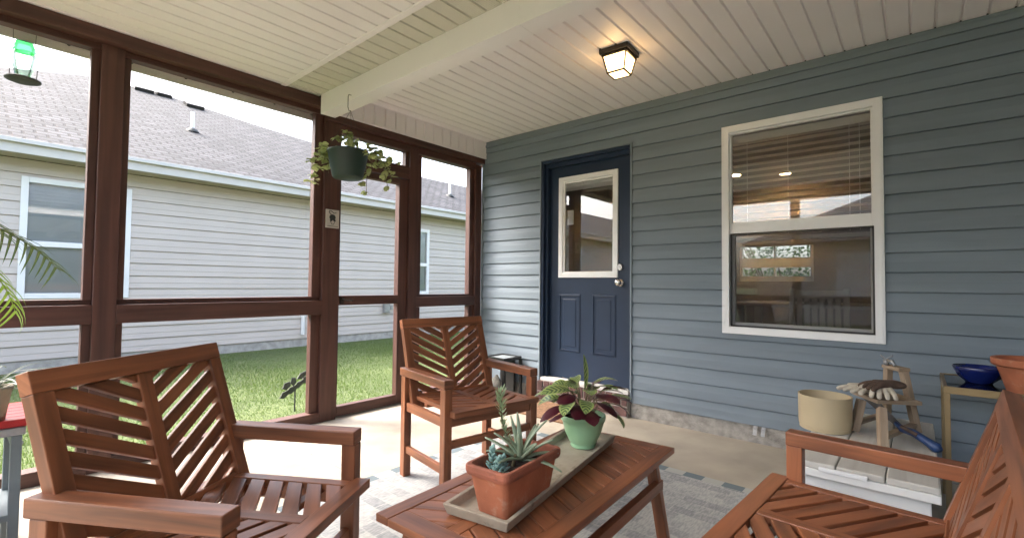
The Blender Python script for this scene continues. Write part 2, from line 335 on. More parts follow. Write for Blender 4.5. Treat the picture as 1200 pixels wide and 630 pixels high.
def rug_mat():
    m, n, p, l = nodes('woven_rug'); p.inputs['Roughness'].default_value = .95; p.inputs['Specular IOR Level'].default_value = .1
    uv = n.nodes.new('ShaderNodeUVMap')
    dn = n.nodes.new('ShaderNodeTexNoise'); dn.inputs['Scale'].default_value = 55; dn.inputs['Detail'].default_value = 3; l.new(uv.outputs[0], dn.inputs['Vector'])
    dm = n.nodes.new('ShaderNodeMix'); dm.data_type = 'RGBA'; dm.blend_type = 'LINEAR_LIGHT'; dm.inputs[0].default_value = .007; l.new(uv.outputs[0], dm.inputs[6]); l.new(dn.outputs['Color'], dm.inputs[7])
    br = n.nodes.new('ShaderNodeTexBrick'); l.new(dm.outputs[2], br.inputs['Vector']); br.inputs['Scale'].default_value = 1
    br.inputs['Brick Width'].default_value = .115; br.inputs['Row Height'].default_value = .075; br.inputs['Mortar Size'].default_value = .006; br.inputs['Mortar Smooth'].default_value = 1
    br.inputs['Color1'].default_value = (.22, .235, .25, 1); br.inputs['Color2'].default_value = (.42, .42, .41, 1); br.inputs['Mortar'].default_value = (.42, .42, .41, 1); br.offset = .5; br.inputs['Bias'].default_value = .1
    wm = n.nodes.new('ShaderNodeMapping'); wm.inputs['Scale'].default_value = (1, .22, 1); l.new(uv.outputs[0], wm.inputs[0])
    wv = n.nodes.new('ShaderNodeTexNoise'); wv.inputs['Scale'].default_value = 120; wv.inputs['Detail'].default_value = 4; l.new(wm.outputs[0], wv.inputs['Vector'])
    mx = n.nodes.new('ShaderNodeMix'); mx.data_type = 'RGBA'; mx.inputs[0].default_value = .3; l.new(br.outputs[0], mx.inputs[6])
    r = n.nodes.new('ShaderNodeValToRGB'); r.color_ramp.elements[0].position = .38; r.color_ramp.elements[1].position = .6; r.color_ramp.elements[0].color = (.15, .165, .18, 1); r.color_ramp.elements[1].color = (.47, .47, .455, 1); l.new(wv.outputs[0], r.inputs[0]); l.new(r.outputs[0], mx.inputs[7])
    # dashed blue-grey border
    sx = n.nodes.new('ShaderNodeSeparateXYZ'); l.new(uv.outputs[0], sx.inputs[0])
    ck = n.nodes.new('ShaderNodeTexChecker'); ck.inputs['Scale'].default_value = 1 / .11; ey = n.nodes.new('ShaderNodeMath'); ey.operation = 'ABSOLUTE'; l.new(sx.outputs[1], ey.inputs[0]); eg = n.nodes.new('ShaderNodeMath'); eg.operation = 'GREATER_THAN'; eg.inputs[1].default_value = 1.45; l.new(ey.outputs[0], eg.inputs[0])
    sm = n.nodes.new('ShaderNodeMix'); l.new(eg.outputs[0], sm.inputs[0]); l.new(sx.outputs[1], sm.inputs[2]); l.new(sx.outputs[0], sm.inputs[3]); l.new(sm.outputs[0], ck.inputs['Vector'])
    ck.inputs['Color1'].default_value = (.15, .185, .205, 1); ck.inputs['Color2'].default_value = (.38, .385, .37, 1)
    def edge(ch, d):
        a = n.nodes.new('ShaderNodeMath'); a.operation = 'ABSOLUTE'; l.new(sx.outputs[ch], a.inputs[0])
        g = n.nodes.new('ShaderNodeMath'); g.operation = 'GREATER_THAN'; g.inputs[1].default_value = d; l.new(a.outputs[0], g.inputs[0]); return g
    a, b = edge(0, 1.22 - .07), edge(1, 1.52 - .07)
    mm = n.nodes.new('ShaderNodeMath'); mm.operation = 'MAXIMUM'; l.new(a.outputs[0], mm.inputs[0]); l.new(b.outputs[0], mm.inputs[1])
    m3 = n.nodes.new('ShaderNodeMix'); m3.data_type = 'RGBA'; l.new(mm.outputs[0], m3.inputs[0]); l.new(mx.outputs[2], m3.inputs[6]); l.new(ck.outputs[0], m3.inputs[7])
    l.new(m3.outputs[2], p.inputs['Base Color'])
    bp = n.nodes.new('ShaderNodeBump'); bp.inputs['Strength'].default_value = .5; bp.inputs['Distance'].default_value = .004; l.new(wv.outputs[0], bp.inputs['Height']); l.new(bp.outputs[0], p.inputs['Normal'])
    return m
M['rug'] = rug_mat()

def vent_mat():
    m, n, p, l = nodes('perforated_soffit'); p.inputs['Roughness'].default_value = .5
    tc = n.nodes.new('ShaderNodeTexCoord'); v = n.nodes.new('ShaderNodeTexVoronoi'); v.inputs['Scale'].default_value = 85; v.inputs['Randomness'].default_value = .15
    mp = n.nodes.new('ShaderNodeMapping'); l.new(tc.outputs['Object'], mp.inputs[0]); mp.inputs['Scale'].default_value = (1, 1, 0.001); l.new(mp.outputs[0], v.inputs['Vector'])
    r = n.nodes.new('ShaderNodeValToRGB'); l.new(v.outputs['Distance'], r.inputs[0])
    r.color_ramp.elements[0].position = .25; r.color_ramp.elements[0].color = (.16, .155, .13, 1); r.color_ramp.elements[1].position = .36; r.color_ramp.elements[1].color = (.66, .645, .56, 1)
    l.new(r.outputs[0], p.inputs['Base Color']); return m
M['vent'] = vent_mat()

# ------------------------------------------------------------------ siding and soffit generators
DUTCH = [(0, .003), (0, -.007), (.042, -.007), (.042, .0145), (.062, .0160), (.56, .0135), (.70, .0105), (1, .004)]
LAP = [(0, .004), (0, .016), (.04, .017), (1, .004)]
def siding(mb, s0, s1, z0, z1, c, P, openings=(), prof=DUTCH, seams=True):
    n = int(math.ceil((z1 - z0) / c)); rs_ = random.Random(int((s1 - s0) * 10)); cuts = []
    for i in range(n):
        zb = z0 + i * c; zt = min(zb + c, z1)
        if i % 2 == 0: q0 = s0 + rs_.uniform(.3, 3.4); cuts = [q0 + 3.5 * k for k in range(8)]
        zs = sorted({zb, zt} | {z for o in openings for z in (o[2], o[3]) if zb < z < zt})
        for za, zc in zip(zs[:-1], zs[1:]):
            zm = (za + zc) / 2; segs = [(s0, s1)]
            for o in openings:
                if o[2] < zm < o[3]:
                    ns = []
                    for a, b in segs:
                        if o[0] <= a and o[1] >= b: continue
                        if o[1] <= a or o[0] >= b: ns.append((a, b)); continue
                        if a < o[0]: ns.append((a, o[0]))
                        if b > o[1]: ns.append((o[1], b))
                    segs = ns
            pts = [(zb + t * c, d) for t, d in prof]; cl = []
            for k in range(len(pts)):
                z, d = pts[k]
                if za - 1e-9 <= z <= zc + 1e-9: cl.append((z, d))
                if k + 1 < len(pts):
                    z2, d2 = pts[k + 1]
                    for zz in (za, zc):
                        if min(z, z2) < zz - 1e-9 and max(z, z2) > zz + 1e-9:
                            t = (zz - z) / (z2 - z); cl.append((zz, d + (d2 - d) * t))
            sg = []
            for a, b in segs:
                xs_ = [a] + [q for q in cuts if a + .02 < q < b - .02] + [b]
                sg += list(zip(xs_[:-1], xs_[1:]))
            for a, b in sg:
                e_ = .0016 * (sum(q < (a + b) / 2 for q in cuts) % 2)
                vs = [P(a, z, d + e_) for z, d in cl] + [P(b, z, d + e_) for z, d in cl]; m = len(cl)
                mb.add(vs, [(k, m + k, m + k + 1, k + 1) for k in range(m - 1)])
def soffit(mb, x0, x1, y0, y1, z, w=.1118, g=.017, dep=.014, axis='y', phase=0):
    """boards running along y (or vertical boards when axis is 'z'), each parted by a V groove"""
    x = x0 - phase
    while x < x1:
        for (a, b, da, db) in ((x, x + w - g, 0, 0), (x + w - g, x + w - g * .62, 0, dep), (x + w - g * .62, x + w - g * .3, dep, dep), (x + w - g * .3, x + w, dep, 0)):
            aa, bb = max(a, x0), min(b, x1)
            if bb - aa < 1e-6: continue
            fa = (aa - a) / (b - a); fb = (bb - a) / (b - a); d0 = da + (db - da) * fa; d1 = da + (db - da) * fb
            if axis == 'y': mb.add([(aa, y0, z + d0), (bb, y0, z + d1), (bb, y1, z + d1), (aa, y1, z + d0)], [(0, 3, 2, 1)])
            else: mb.add([(z - d0, aa, y0), (z - d1, bb, y0), (z - d1, bb, y1), (z - d0, aa, y1)], [(0, 1, 2, 3)])
        x += w

# ------------------------------------------------------------------ ground, slab
g = MB(); N = 400
g.add([(-N, -N, -.13), (N, -N, -.13), (N, N, -.13), (-N, N, -.13)], [(0, 1, 2, 3)]); o = g.build('lawn', M['lawn']); o['kind'] = 'structure'
g = MB()
g.box(-.10, 6.2, -2.226, 0.02, -.30, 0); g.box(-.10, 6.2, -4.35, -2.234, -.30, 0); g.box(-.09, 6.19, -2.3, -2.1, -.29, -.004)
o = g.build('porch_floor', M['concrete'], bevel=.004); o['kind'] = 'structure'
g = MB(); g.box(-.10, 6.2, -7.2, -4.36, -.30, -.115); o = g.build('bounce_slab', M['concrete'], bevel=.004); o['kind'] = 'structure'  # unseen slab added to bounce neutral light into the porch
# grass blades on the strip between the two houses
rng = np.random.default_rng(3); nb = 120000
bx = rng.uniform(-5.4, -.13, nb); by = rng.uniform(-4.3, 7, nb)
patch = np.sin(bx * 1.7 + by * .9) + np.sin(bx * .6 - by * 2.1 + 1) + rng.normal(0, .6, nb)
hgt = np.clip(.022 + .008 * patch + rng.normal(0, .007, nb), .006, .06); th = rng.uniform(0, 6.283, nb); ln = rng.uniform(0, .035, nb); la = rng.uniform(0, 6.283, nb)
wd = .0035; V = np.empty((nb, 3, 3)); zg = -.131
V[:, 0] = np.stack([bx - wd * np.cos(th), by - wd * np.sin(th), np.full(nb, zg)], 1); V[:, 1] = np.stack([bx + wd * np.cos(th), by + wd * np.sin(th), np.full(nb, zg)], 1)
V[:, 2] = np.stack([bx + ln * np.cos(la), by + ln * np.sin(la), zg + hgt], 1)
me = bpy.data.meshes.new('grass'); me.vertices.add(nb * 3); me.vertices.foreach_set('co', V.ravel()); me.loops.add(nb * 3); me.loops.foreach_set('vertex_index', np.arange(nb * 3))
me.polygons.add(nb); me.polygons.foreach_set('loop_start', np.arange(0, nb * 3, 3)); me.polygons.foreach_set('loop_total', np.full(nb, 3))
me.update(); me.validate(); uvl = me.uv_layers.new(name='uv'); uvl.data.foreach_set('uv', np.tile(np.array([0, -1, 0, 1, 1, 0], float), nb)); me.materials.append(M['blade'])
o = bpy.data.objects.new('grass', me); COL.objects.link(o); o['kind'] = 'stuff'; tag(o, 'short yellow green lawn grass growing between the porch and the beige house', 'grass')

# ------------------------------------------------------------------ the house
WX0, WX1, WZ0, WZ1 = 2.534, 3.499, .774, 2.3224
DX0, DX1, DZ1 = .8065, 1.794, 2.354
house = tag(empty('house'), 'blue vinyl sided house with navy door and cream porch ceiling', 'house')
mb = MB(); ZS = .1205
siding(mb, .012, 6.2, ZS, 2.61, .1214, lambda s, z, d: (s, -d, z), [(WX0, WX1, WZ0, WZ1), (DX0 - .001, DX1 + .001, 0, DZ1)])
mb.build('siding_wall', M['blue_siding'], house)
mb = MB(); mb.box(0, .02, -.022, 0, ZS, 2.61)                                      # corner channel
mb.box(0.02, 6.2, -.030, .0, 2.612, 2.640); mb.box(0.02, 6.2, -.020, .0, 2.640, 2.674); mb.box(.02, 6.2, -.0235, -.02, 2.652, 2.657)
mb.build('wall_trim', M['blue_trim'], house, bevel=.003)
mb = MB()
for a, b in ((0.0, DX0 - .02), (DX1 - .01, 6.2)): mb.box(a, b, -.004, .15, -.1, ZS + .004)
mb.build('foundation', M['foundation'], house)
for (xa, xb) in ((2.742, 2.768), (2.795, 2.82)):
    b = MB(); b.add([(xa, -.006, .13), (xb, -.006, .13), (xb, -.045, .066), (xa, -.045, .066), (xa, -.009, .13), (xb, -.009, .13), (xb, -.048, .066), (xa, -.048, .066)],
                    [(0, 1, 2, 3), (4, 7, 6, 5), (0, 4, 5, 1), (2, 6, 7, 3), (0, 3, 7, 4), (1, 5, 6, 2)]); b.tube([((xa + xb) / 2, -.026, .108), ((xa + xb) / 2, -.032, .108)], .005)
    b.build('strap_bracket', M['galvanized'], house)
# ceilings
mb = MB(); soffit(mb, 0.0, 6.2, -1.84, -.0, 2.675, phase=.041); mb.build('ceiling_soffit', M['cream'], house)
mb = MB(); soffit(mb, -.35, 6.2, -4.7, -2.235, 2.60, phase=.02); mb.build('ceiling_soffit', M['cream'], house)
mb = MB(); soffit(mb, .0, 6.2, -2.195, -1.93, 2.603, phase=.02 - .35 % .1118); mb.build('vented_soffit', M['vent'], house)
mb = MB(); mb.box(.0, 6.2, -2.236, -2.194, 2.592, 2.604); mb.build('soffit_joint_strip', M['cream'], house, bevel=.004)
mb = MB(); mb.box(.075, 6.2, -1.935, -1.812, 2.45, 2.72); mb.box(2.112, 2.116, -1.9365, -1.8105, 2.4485, 2.6)
mb.build('porch_beam', M['beam'], house, bevel=.004)
mb = MB(); soffit(mb, -1.84, -.0, 2.505, 2.675, .052, axis='z', phase=.03); mb.build('frieze_panel', M['cream'], house)
mb = MB(); mb.box(.048, .066, -1.81, -.02, 2.488, 2.507); mb.box(.044, .058, -.032, -.018, 2.507, 2.675); mb.build('frieze_trim', M['cream'], house, bevel=.003)
# roof over all of it
mb = MB()
e0, e1, f0, f1 = -.42, 6.6, -4.75, 7.2
mb.add([(e0, f0, 2.78), (e1, f0, 2.78), (e1, f1, 2.78), (e0, f1, 2.78), (3.0, 0.5, 5.0), (3.2, 1.2, 5.0), (e0, f0, 2.70), (e1, f0, 2.70), (e1, f1, 2.70), (e0, f1, 2.70)],
       [(0, 1, 5, 4), (1, 2, 5), (2, 3, 4, 5), (3, 0, 4), (0, 6, 7, 1), (1, 7, 8, 2), (2, 8, 9, 3), (3, 9, 6, 0), (6, 9, 8, 7)],
       [[(0, 0), (7, 0), (4, 5), (3, 5)], [(0, 0), (12, 0), (6, 4)], [(0, 0), (7, 0), (4, 6), (3, 6)], [(0, 0), (12, 0), (6, 4)]] + [[(0, 0), (0, .1), (9, .1), (9, 0)]] * 5)
mb.build('roof', M['shingles'], house)
# fascia and drip edge outside the screens
mb = MB(); mb.box(-.37, -.345, -4.7, 6.9, 2.53, 2.74); mb.box(-.40, 6.4, -4.73, -4.70, 2.52, 2.74); mb.build('fascia', M['fascia'], house)
mb = MB(); mb.tube([(-.335, -4.65, 2.585), (-.335, -3.4, 2.583), (-.335, -1.9, 2.585)], .003, 6)
for k in range(10): mb.lathe([(.001, 0), (.009, .006), (.010, .016), (.004, .024)], (-.332, -4.6 + k * .31, 2.565), 8)
mb.build('hook_wire', M['iron'], house)
# right end wall outside the frame, added to darken that side of the porch
mb = MB(); siding(mb, -4.2, 0, ZS, 2.70, .1214, lambda s, z, d: (6.2 - d, -s - 4.2, z)); mb.box(6.2, 6.35, -4.2, 0, -.1, 2.7); mb.build('added_end_wall', M['blue_siding'], house)
# room behind the window and door
mb = MB(); RX0, RX1, RY1, RZ0, RZ1 = .1, 6.1, 4.0, .21, 2.66
mb.box(RX0 - .1, RX0, .15, RY1, RZ0 - .1, RZ1 + .1); mb.box(RX1, RX1 + .1, .15, RY1, RZ0 - .1, RZ1 + .1)
for (a, b, c, d) in ((RX0 - .1, 1.58, RZ0, RZ1), (2.55, RX1 + .1, RZ0, RZ1), (1.58, 2.55, RZ0, 1.2), (1.58, 2.55, 1.72, RZ1)): mb.box(a, b, RY1, RY1 + .12, c, d)
mb.box(RX0 - .1, RX1 + .1, .15, RY1 + .12, RZ1, RZ1 + .03)
# back faces of the front wall round the openings
for (a, b, c, d) in ((.0, DX0 - .002, RZ0, RZ1), (DX0 - .002, DX1 + .002, DZ1, RZ1), (DX1 + .002, WX0, RZ0, RZ1), (WX0, WX1, RZ0, WZ0), (WX0, WX1, WZ1, RZ1), (WX1, RX1 + .1, RZ0, RZ1)): mb.box(a, b, .012, .15, c, d)
mb.build('room_walls', M['room_paint'], house)
mb = MB(); mb.box(RX0 - .1, RX1 + .1, .10, RY1 + .12, RZ0 - .05, RZ0); mb.build('room_floor', M['room_floor'], house)
mb = MB()
for a, b, c, d in ((1.58, 2.55, 1.405, 1.545), (1.58, 1.62, 1.2, 1.72), (2.51, 2.55, 1.2, 1.72), (1.58, 2.55, 1.2, 1.275), (2.05, 2.07, 1.2, 1.72)): mb.box(a, b, RY1 + .02, RY1 + .08, c, d)
mb.build('kitchen_window', M['white_vinyl'], house)

# --- door
door = MB(); SX0, SX1, SZ0, SZ1 = .880, 1.742, .226, 2.268
gx0, gx1, gz0, gz1 = .985, 1.625, 1.189, 2.164
for a, b, c, d in ((SX0, gx0 + .03, SZ0, SZ1), (gx1 - .03, SX1, SZ0, SZ1), (gx0 + .03, gx1 - .03, SZ0, gz0 + .03), (gx0 + .03, gx1 - .03, gz1 - .03, SZ1)): door.box(a, b, .06, .105, c, d)
dr = door.build('door', M['navy'], house); dr['label'] = 'navy half glass door'
for (a, b) in ((.988, 1.232), (1.36, 1.605)):
    pm = MB(); c, d = .482, 1.034
    def ring(i, y): return [(a + i, y, c + i), (b - i, y, c + i), (b - i, y, d - i), (a + i, y, d - i)]
    rs = [ring(0, .0595), ring(.004, .054), ring(.016, .052), ring(.024, .068), ring(.036, .068), ring(.055, .056)]
    vs = [p for r in rs for p in r]; fs = []
    for i in range(len(rs) - 1):
        for k in range(4): k2 = (k + 1) % 4; fs.append((i * 4 + k, i * 4 + k2, i * 4 + 4 + k2, i * 4 + 4 + k))
    fs.append(tuple(range(20, 24))); pm.add(vs, fs); pm.build('door_panel', M['navy'], dr)
    # the field is let into the slab so the moulding reads as pressed steel
mb = MB(); t = .046
for a, b, c, d in ((gx0, gx0 + t, gz0, gz1), (gx1 - t, gx1, gz0, gz1), (gx0 + t, gx1 - t, gz0, gz0 + t), (gx0 + t, gx1 - t, gz1 - t, gz1)): mb.box(a, b, .044, .064, c, d)
for a, b, c, d in ((gx0 + t, gx0 + t + .022, gz0 + t, gz1 - t), (gx1 - t - .012, gx1 - t, gz0 + t, gz1 - t), (gx0 + t + .022, gx1 - t - .012, gz0 + t, gz0 + t + .012), (gx0 + t + .022, gx1 - t - .012, gz1 - t - .02, gz1 - t)): mb.box(a, b, .056, .07, c, d)
mb.build('glass_frame', M['white_vinyl'], dr, bevel=.004)
mb = MB(); mb.add([(gx0 + .02, .071, gz0 + .02), (gx1 - .02, .071, gz0 + .02), (gx1 - .02, .071, gz1 - .02), (gx0 + .02, .071, gz1 - .02)], [(0, 1, 2, 3)]); mb.build('door_glass', M['glass'], dr)
mb = MB(); mb.box(gx0 + .05, gx1 - .05, .078, .094, gz1 - .098, gz1 - .066)
for k in range(9): mb.box(gx0 + .055, gx1 - .055, .078, .094, gz1 - .1005 - k * .004, gz1 - .0985 - k * .004)
mb.build('blind_headrail', M['white_vinyl'], dr)
mb = MB(); mb.box(gx0 + .08, gx0 + .15, .082, .086, 1.70, 1.84); mb.build('white_rectangle', M['white_paint'], dr)  # small white upright rectangle behind the door glass
mb = MB(); mb.tube([(1.646, .062, 1.144), (1.646, .052, 1.144)], .033, 20); mb.tube([(1.646, .052, 1.144), (1.646, .03, 1.144)], .012, 14)
mb.tube([(1.646, .034, 1.144), (1.646, .026, 1.144), (1.646, .012, 1.144), (1.646, -.002, 1.144), (1.646, -.008, 1.144)], [.016, .026, .031, .027, .012], 20); mb.build('door_knob', M['nickel'], dr, smooth=True)
mb = MB(); mb.tube([(1.646, .062, 1.281), (1.646, .048, 1.281), (1.646, .040, 1.281)], [.031, .031, .024], 22); mb.tube([(1.646, .042, 1.281), (1.646, .034, 1.281)], .011, 14); mb.build('deadbolt', M['nickel'], dr)
mb = MB()   # frame: brick mould and jambs, stepped
for a, b, y0, y1 in ((DX0 + .016, .850, -.018, .13), (.850, SX0 - .003, .018, .13)): mb.box(a, b, y0, y1, .205, DZ1 - .016)
for a, b, y0, y1 in ((1.770, DX1 - .016, -.018, .13), (SX1 + .003, 1.770, .018, .13)): mb.box(a, b, y0, y1, .205, DZ1 - .016)
mb.box(.850, 1.770, -.0178, .13, 2.310, DZ1 - .016); mb.box(SX0 - .003, SX1 + .003, .018, .13, SZ1 + .003, 2.310)
for a in (.828, .838): mb.box(a, a + .004, -.021, -.018, .205, 2.33)
mb.build('door_frame', M['navy'], dr, bevel=.003)
mb = MB()
for a, b, c, d in ((DX0 - .002, DX0 + .014, .125, DZ1), (DX1 - .014, DX1 + .002, .125, DZ1), (DX0 + .014, DX1 - .014, DZ1 - .014, DZ1)): mb.box(a, b, -.028, .0, c, d)
mb.build('door_trim', M['blue_trim'], house, bevel=.002)
mb = MB(); mb.box(.845, 1.775, -.045, .058, .192, .224); mb.build('threshold', M['fascia'], house, bevel=.004)
# brick step
step = empty('brick_step'); step.parent = house
mb = MB(); mb.box(.812, 1.772, -.052, .10, -.02, .188); mb.build('mortar', M['mortar'], step)
mb = MB(); x = .818; k = 0
while x < 1.755:
    wdt = .063; j = random.uniform(-.002, .002); mb.box(x, min(x + wdt, 1.768), -.060 + j, .06, .098, .191 + j); x += wdt + .012
x = .812
while x < 1.76:
    xe = min(x + .19, 1.768); j = random.uniform(-.002, .002); mb.box(x + .006, xe, -.059 + j, .06, .012, .085); x += .203
mb.build('bricks', M['brick'], step, bevel=.005)

# --- window
win = empty('window'); win.parent = house
mb = MB(); t = .05
for a, b, c, d in ((WX0, WX0 + t, WZ0, WZ1), (WX1 - t, WX1, WZ0, WZ1), (WX0 + t, WX1 - t, WZ0, WZ0 + t), (WX0 + t, WX1 - t, WZ1 - t, WZ1)): mb.box(a, b, -.034, .06, c, d)
for a, b, c, d in ((WX0 + .01, WX0 + .016, WZ0 + .01, WZ1 - .01), (WX1 - .016, WX1 - .01, WZ0 + .01, WZ1 - .01)): mb.box(a, b, -.037, -.034, c, d)
mb.build('window_frame', M['white_vinyl'], win, bevel=.004)
def sash(name, z0, z1, y, t, tb, tt):
    mb = MB(); a, b = WX0 + .05, WX1 - .05
    for p, q, c, d in ((a, a + t, z0, z1), (b - t, b, z0, z1), (a + t, b - t, z0, z0 + tb), (a + t, b - t, z1 - tt, z1)): mb.box(p, q, y, y + .035, c, d)
    s = mb.build(name, M['white_vinyl'], win, bevel=.003)
    g = MB(); yy = y + .018; g.add([(a + t * .5, yy, z0 + tb * .5), (b - t * .5, yy, z0 + tb * .5), (b - t * .5, yy, z1 - tt * .5), (a + t * .5, yy, z1 - tt * .5)], [(0, 1, 2, 3)]); g.build('glass', M['glass'], win)
    return s
sash('upper_sash', 1.515, WZ1 - .05, -.008, .014, .082, .012)
sash('lower_sash', WZ0 + .05, 1.56, .030, .024, .03, .05)
mb = MB(); a, b = WX0 + .052, WX1 - .052
mb.add([(a, .004, WZ0 + .055), (b, .004, WZ0 + .055), (b, .004, 1.516), (a, .004, 1.516)], [(0, 1, 2, 3)]); mb.build('insect_screen', M['dark_screen'], win)
mb = MB()
for p, q, c, d in ((a, a + .010, WZ0 + .05, 1.515), (b - .010, b, WZ0 + .05, 1.515), (a, b, WZ0 + .05, WZ0 + .062), (a, b, 1.503, 1.515)): mb.box(p, q, -.002, .010, c, d)
mb.build('screen_frame', M['bag'], win)
# blind behind the glass, lowered to the meeting rail
bl = tag(empty('window_blind', (3.0165, .10, WZ1 - .06)), 'beige slatted blind lowered behind the upper half of the window', 'blind')
mb = MB(); mb.box(-.44, .44, -.028, .028, -.055, 0); mb.build('headrail', M['blind'], bl)
mb = MB()
for k in range(15): mb.frame_box((0, 0, -.085 - k * .046), (1, 0, 0), (0, math.cos(.12), -math.sin(.12)), (0, math.sin(.12), math.cos(.12)), .87, .05, .003, 0)
mb.build('slats', M['blind'], bl)
for xx in (-.33, -.06, .3, .355): mb = MB(); mb.tube([(xx, -.027, -.05), (xx, -.027, -.76)], .0016, 5); mb.build('cord', M['white_vinyl'], bl)
mb = MB(); mb.box(-.435, .435, -.025, .025, -.80, -.775); mb.build('bottom_rail', M['blind'], bl)

# --- recessed lights and chair in the room
for i, (x, y, lab) in enumerate(((2.68, 1.13, 'round recessed ceiling light nearest the window glass indoors'), (1.75, 3.2, 'round recessed ceiling light deeper in the room, left of the pair in the window'), (2.3, 3.5, 'round recessed ceiling light deep in the room near the kitchen window'))):
    t = tag(empty('recessed_light', (x, y, RZ1)), lab, 'ceiling light', 'recessed lights in the room')
    mb = MB(); mb.lathe([(.062, -.0045), (.001, -.0045)], (0, 0, 0), 24); mb.build('lamp_disc', M['downlight'], t)
    mb = MB(); mb.lathe([(.062, -.001), (.064, -.006), (.085, -.004), (.086, -.0005)], (0, 0, 0), 24); mb.build('trim_ring', M['white_vinyl'], t)
    ld = bpy.data.lights.new('recessed_lamp', 'SPOT'); ld.energy = .25; ld.spot_size = 2.4; ld.spot_blend = .6; ld.shadow_soft_size = .06; ld.color = (1, .92, .8)
    lo = bpy.data.objects.new('recessed_lamp', ld); COL.objects.link(lo); lo.parent = t; lo.location = (0, 0, -.02)
dc = tag(empty('dining_chair', (3.03, 1.05, RZ0)), 'pale dining chair with vertical slat back seen through the window', 'chair')
mb = MB()
for s in (-1, 1): mb.box(s * .19 - .02, s * .19 + .02, -.22, -.185, 0, .90)
mb.box(-.19, .19, -.216, -.19, .82, .885); mb.box(-.17, .17, -.214, -.19, .50, .54)
for k in range(6): mb.box(-.155 + k * .054, -.118 + k * .054, -.211, -.195, .54, .82)
pale = mat('pale_grey_paint', (.42, .40, .37), .5, .06, 8)
mb.build('backrest', pale, dc, bevel=.003)
mb = MB(); mb.box(-.21, .21, -.18, .23, .43, .46); mb.build('seat', pale, dc, bevel=.006)
for s in (-1, 1): mb = MB(); mb.box(s * .18 - .018, s * .18 + .018, .17, .206, 0, .43); mb.build('leg', pale, dc)
dt = tag(empty('dining_table', (2.95, 1.75, RZ0)), 'pale dining table in the room behind the window', 'table')
mb = MB(); mb.box(-.75, .75, -.42, .42, .72, .755); mb.build('table_top', pale, dt, bevel=.005)
for sx in (-1, 1):
    for sy in (-1, 1): mb = MB(); mb.box(sx * .66 - .035, sx * .66 + .035, sy * .34 - .035, sy * .34 + .035, 0, .72); mb.build('leg', pale, dt)

# ------------------------------------------------------------------ screen walls
def screen_panel(parent, fn, s0, s1, z0, z1, d=-.055):
    m = MB(); m.add([fn(s0, z0, d), fn(s1, z0, d), fn(s1, z1, d), fn(s0, z1, d)], [(0, 1, 2, 3)]); return m.build('screen_panel', M['screen'], parent)
sw = tag(empty('screen_wall', (0, 0, 0)), 'brown stained timber screen wall on the left, facing the beige house', 'screen wall')
def side(s, z, d): return (d, s, z)
def SB(name, s0, s1, z0, z1, d0=-.10, d1=0.0, parent=None, bev=.003):
    m = MB(); m.box(d0, d1, s0, s1, z0, z1); return m.build(name, M['stain'], parent or sw, bevel=bev)
SB('post', -4.28, -4.15, 0, 2.46); SB('post', -3.250, -3.140, 0, 2.521); SB('post', -1.850, -1.711, 0, 2.50); SB('post', -1.0, -.90, 0, 2.42); SB('post', -.115, -.022, 0, 2.42)
for a, b in ((-3.292, -3.250), (-3.140, -3.104), (-1.922, -1.850), (-4.15, -4.11)):      # stops round the panes
    for c, d in ((.075, .86), (1.0, 2.484)): SB('stop', a, b, c, d, -.09, -.032)
for c, d in ((.09, .89), (1.012, 2.37)):
    SB('stop', -.900, -.836, c, d, -.09, -.028); SB('stop', -.178, -.115, c, d, -.09, -.028)
SB('header', -4.28, -1.85, 2.522, 2.598, -.12, .045); SB('header', -4.15, -1.85, 2.484, 2.522, -.09, -.02)
SB('header', -1.85, -.022, 2.435, 2.49, -.12, .044); SB('header', -1.711, -.115, 2.37, 2.435, -.10, -.004)
for a, b in ((-4.15, -3.250), (-3.140, -1.850)):
    SB('mid_rail', a, b, .862, .974, -.10, .0); SB('mid_rail', a, b, .974, 1.006, -.09, -.040); SB('sill', a, b, 0.0, .078, -.10, -.004)
SB('mid_rail', -.90, -.115, .893, .990, -.10, -.004); SB('mid_rail', -.90, -.115, .990, 1.012, -.09, -.03); SB('sill', -.90, -.115, 0, .09, -.10, -.004)
SB('transom_rail', -1.711, -1.0, 2.105, 2.222, -.10, -.002); SB('stop', -1.711, -1.69, 2.222, 2.37, -.09, -.03); SB('stop', -1.03, -1.0, 2.222, 2.37, -.09, -.03)
for a, b, c, d in ((-4.12, -3.285, .07, .87), (-4.12, -3.285, 1.0, 2.47), (-3.11, -1.915, .07, .87), (-3.11, -1.915, 1.0, 2.47), (-.84, -.17, .08, .9), (-.84, -.17, 1.0, 2.38), (-1.7, -1.02, 2.215, 2.38)):
    screen_panel(sw, side, a, b, c, d)
sdr = tag(empty('screen_door', (0, -1.0, 0)), 'brown timber screen door with a mid rail, between the second and third posts', 'screen door')
def DB(name, s0, s1, z0, z1, d0=-.085, d1=-.022): return SB(name, s0 + 1.0, s1 + 1.0, z0, z1, d0, d1, sdr)
DB('stile', -1.700, -1.689, .012, 2.095); DB('stile', -1.100, -1.004, .012, 2.095); DB('door_rail', -1.689, -1.10, .012, .092); DB('door_rail', -1.689, -1.10, .930, 1.010); DB('door_rail', -1.689, -1.10, 2.045, 2.095)
m = MB(); m.add([(-.055, -.695, .08), (-.055, -.095, .08), (-.055, -.095, 2.05), (-.055, -.695, 2.05)], [(0, 1, 2, 3)]); m.build('screen_panel', M['screen'], sdr)
m = MB(); m.box(-.022, -.012, -.684, -.648, .945, .995); m.tube([(-.012, -.667, .975), (.012, -.667, .975), (.018, -.64, .972), (.018, -.585, .968)], .006, 8); m.build('latch_handle', M['bronze'], sdr, smooth=False)
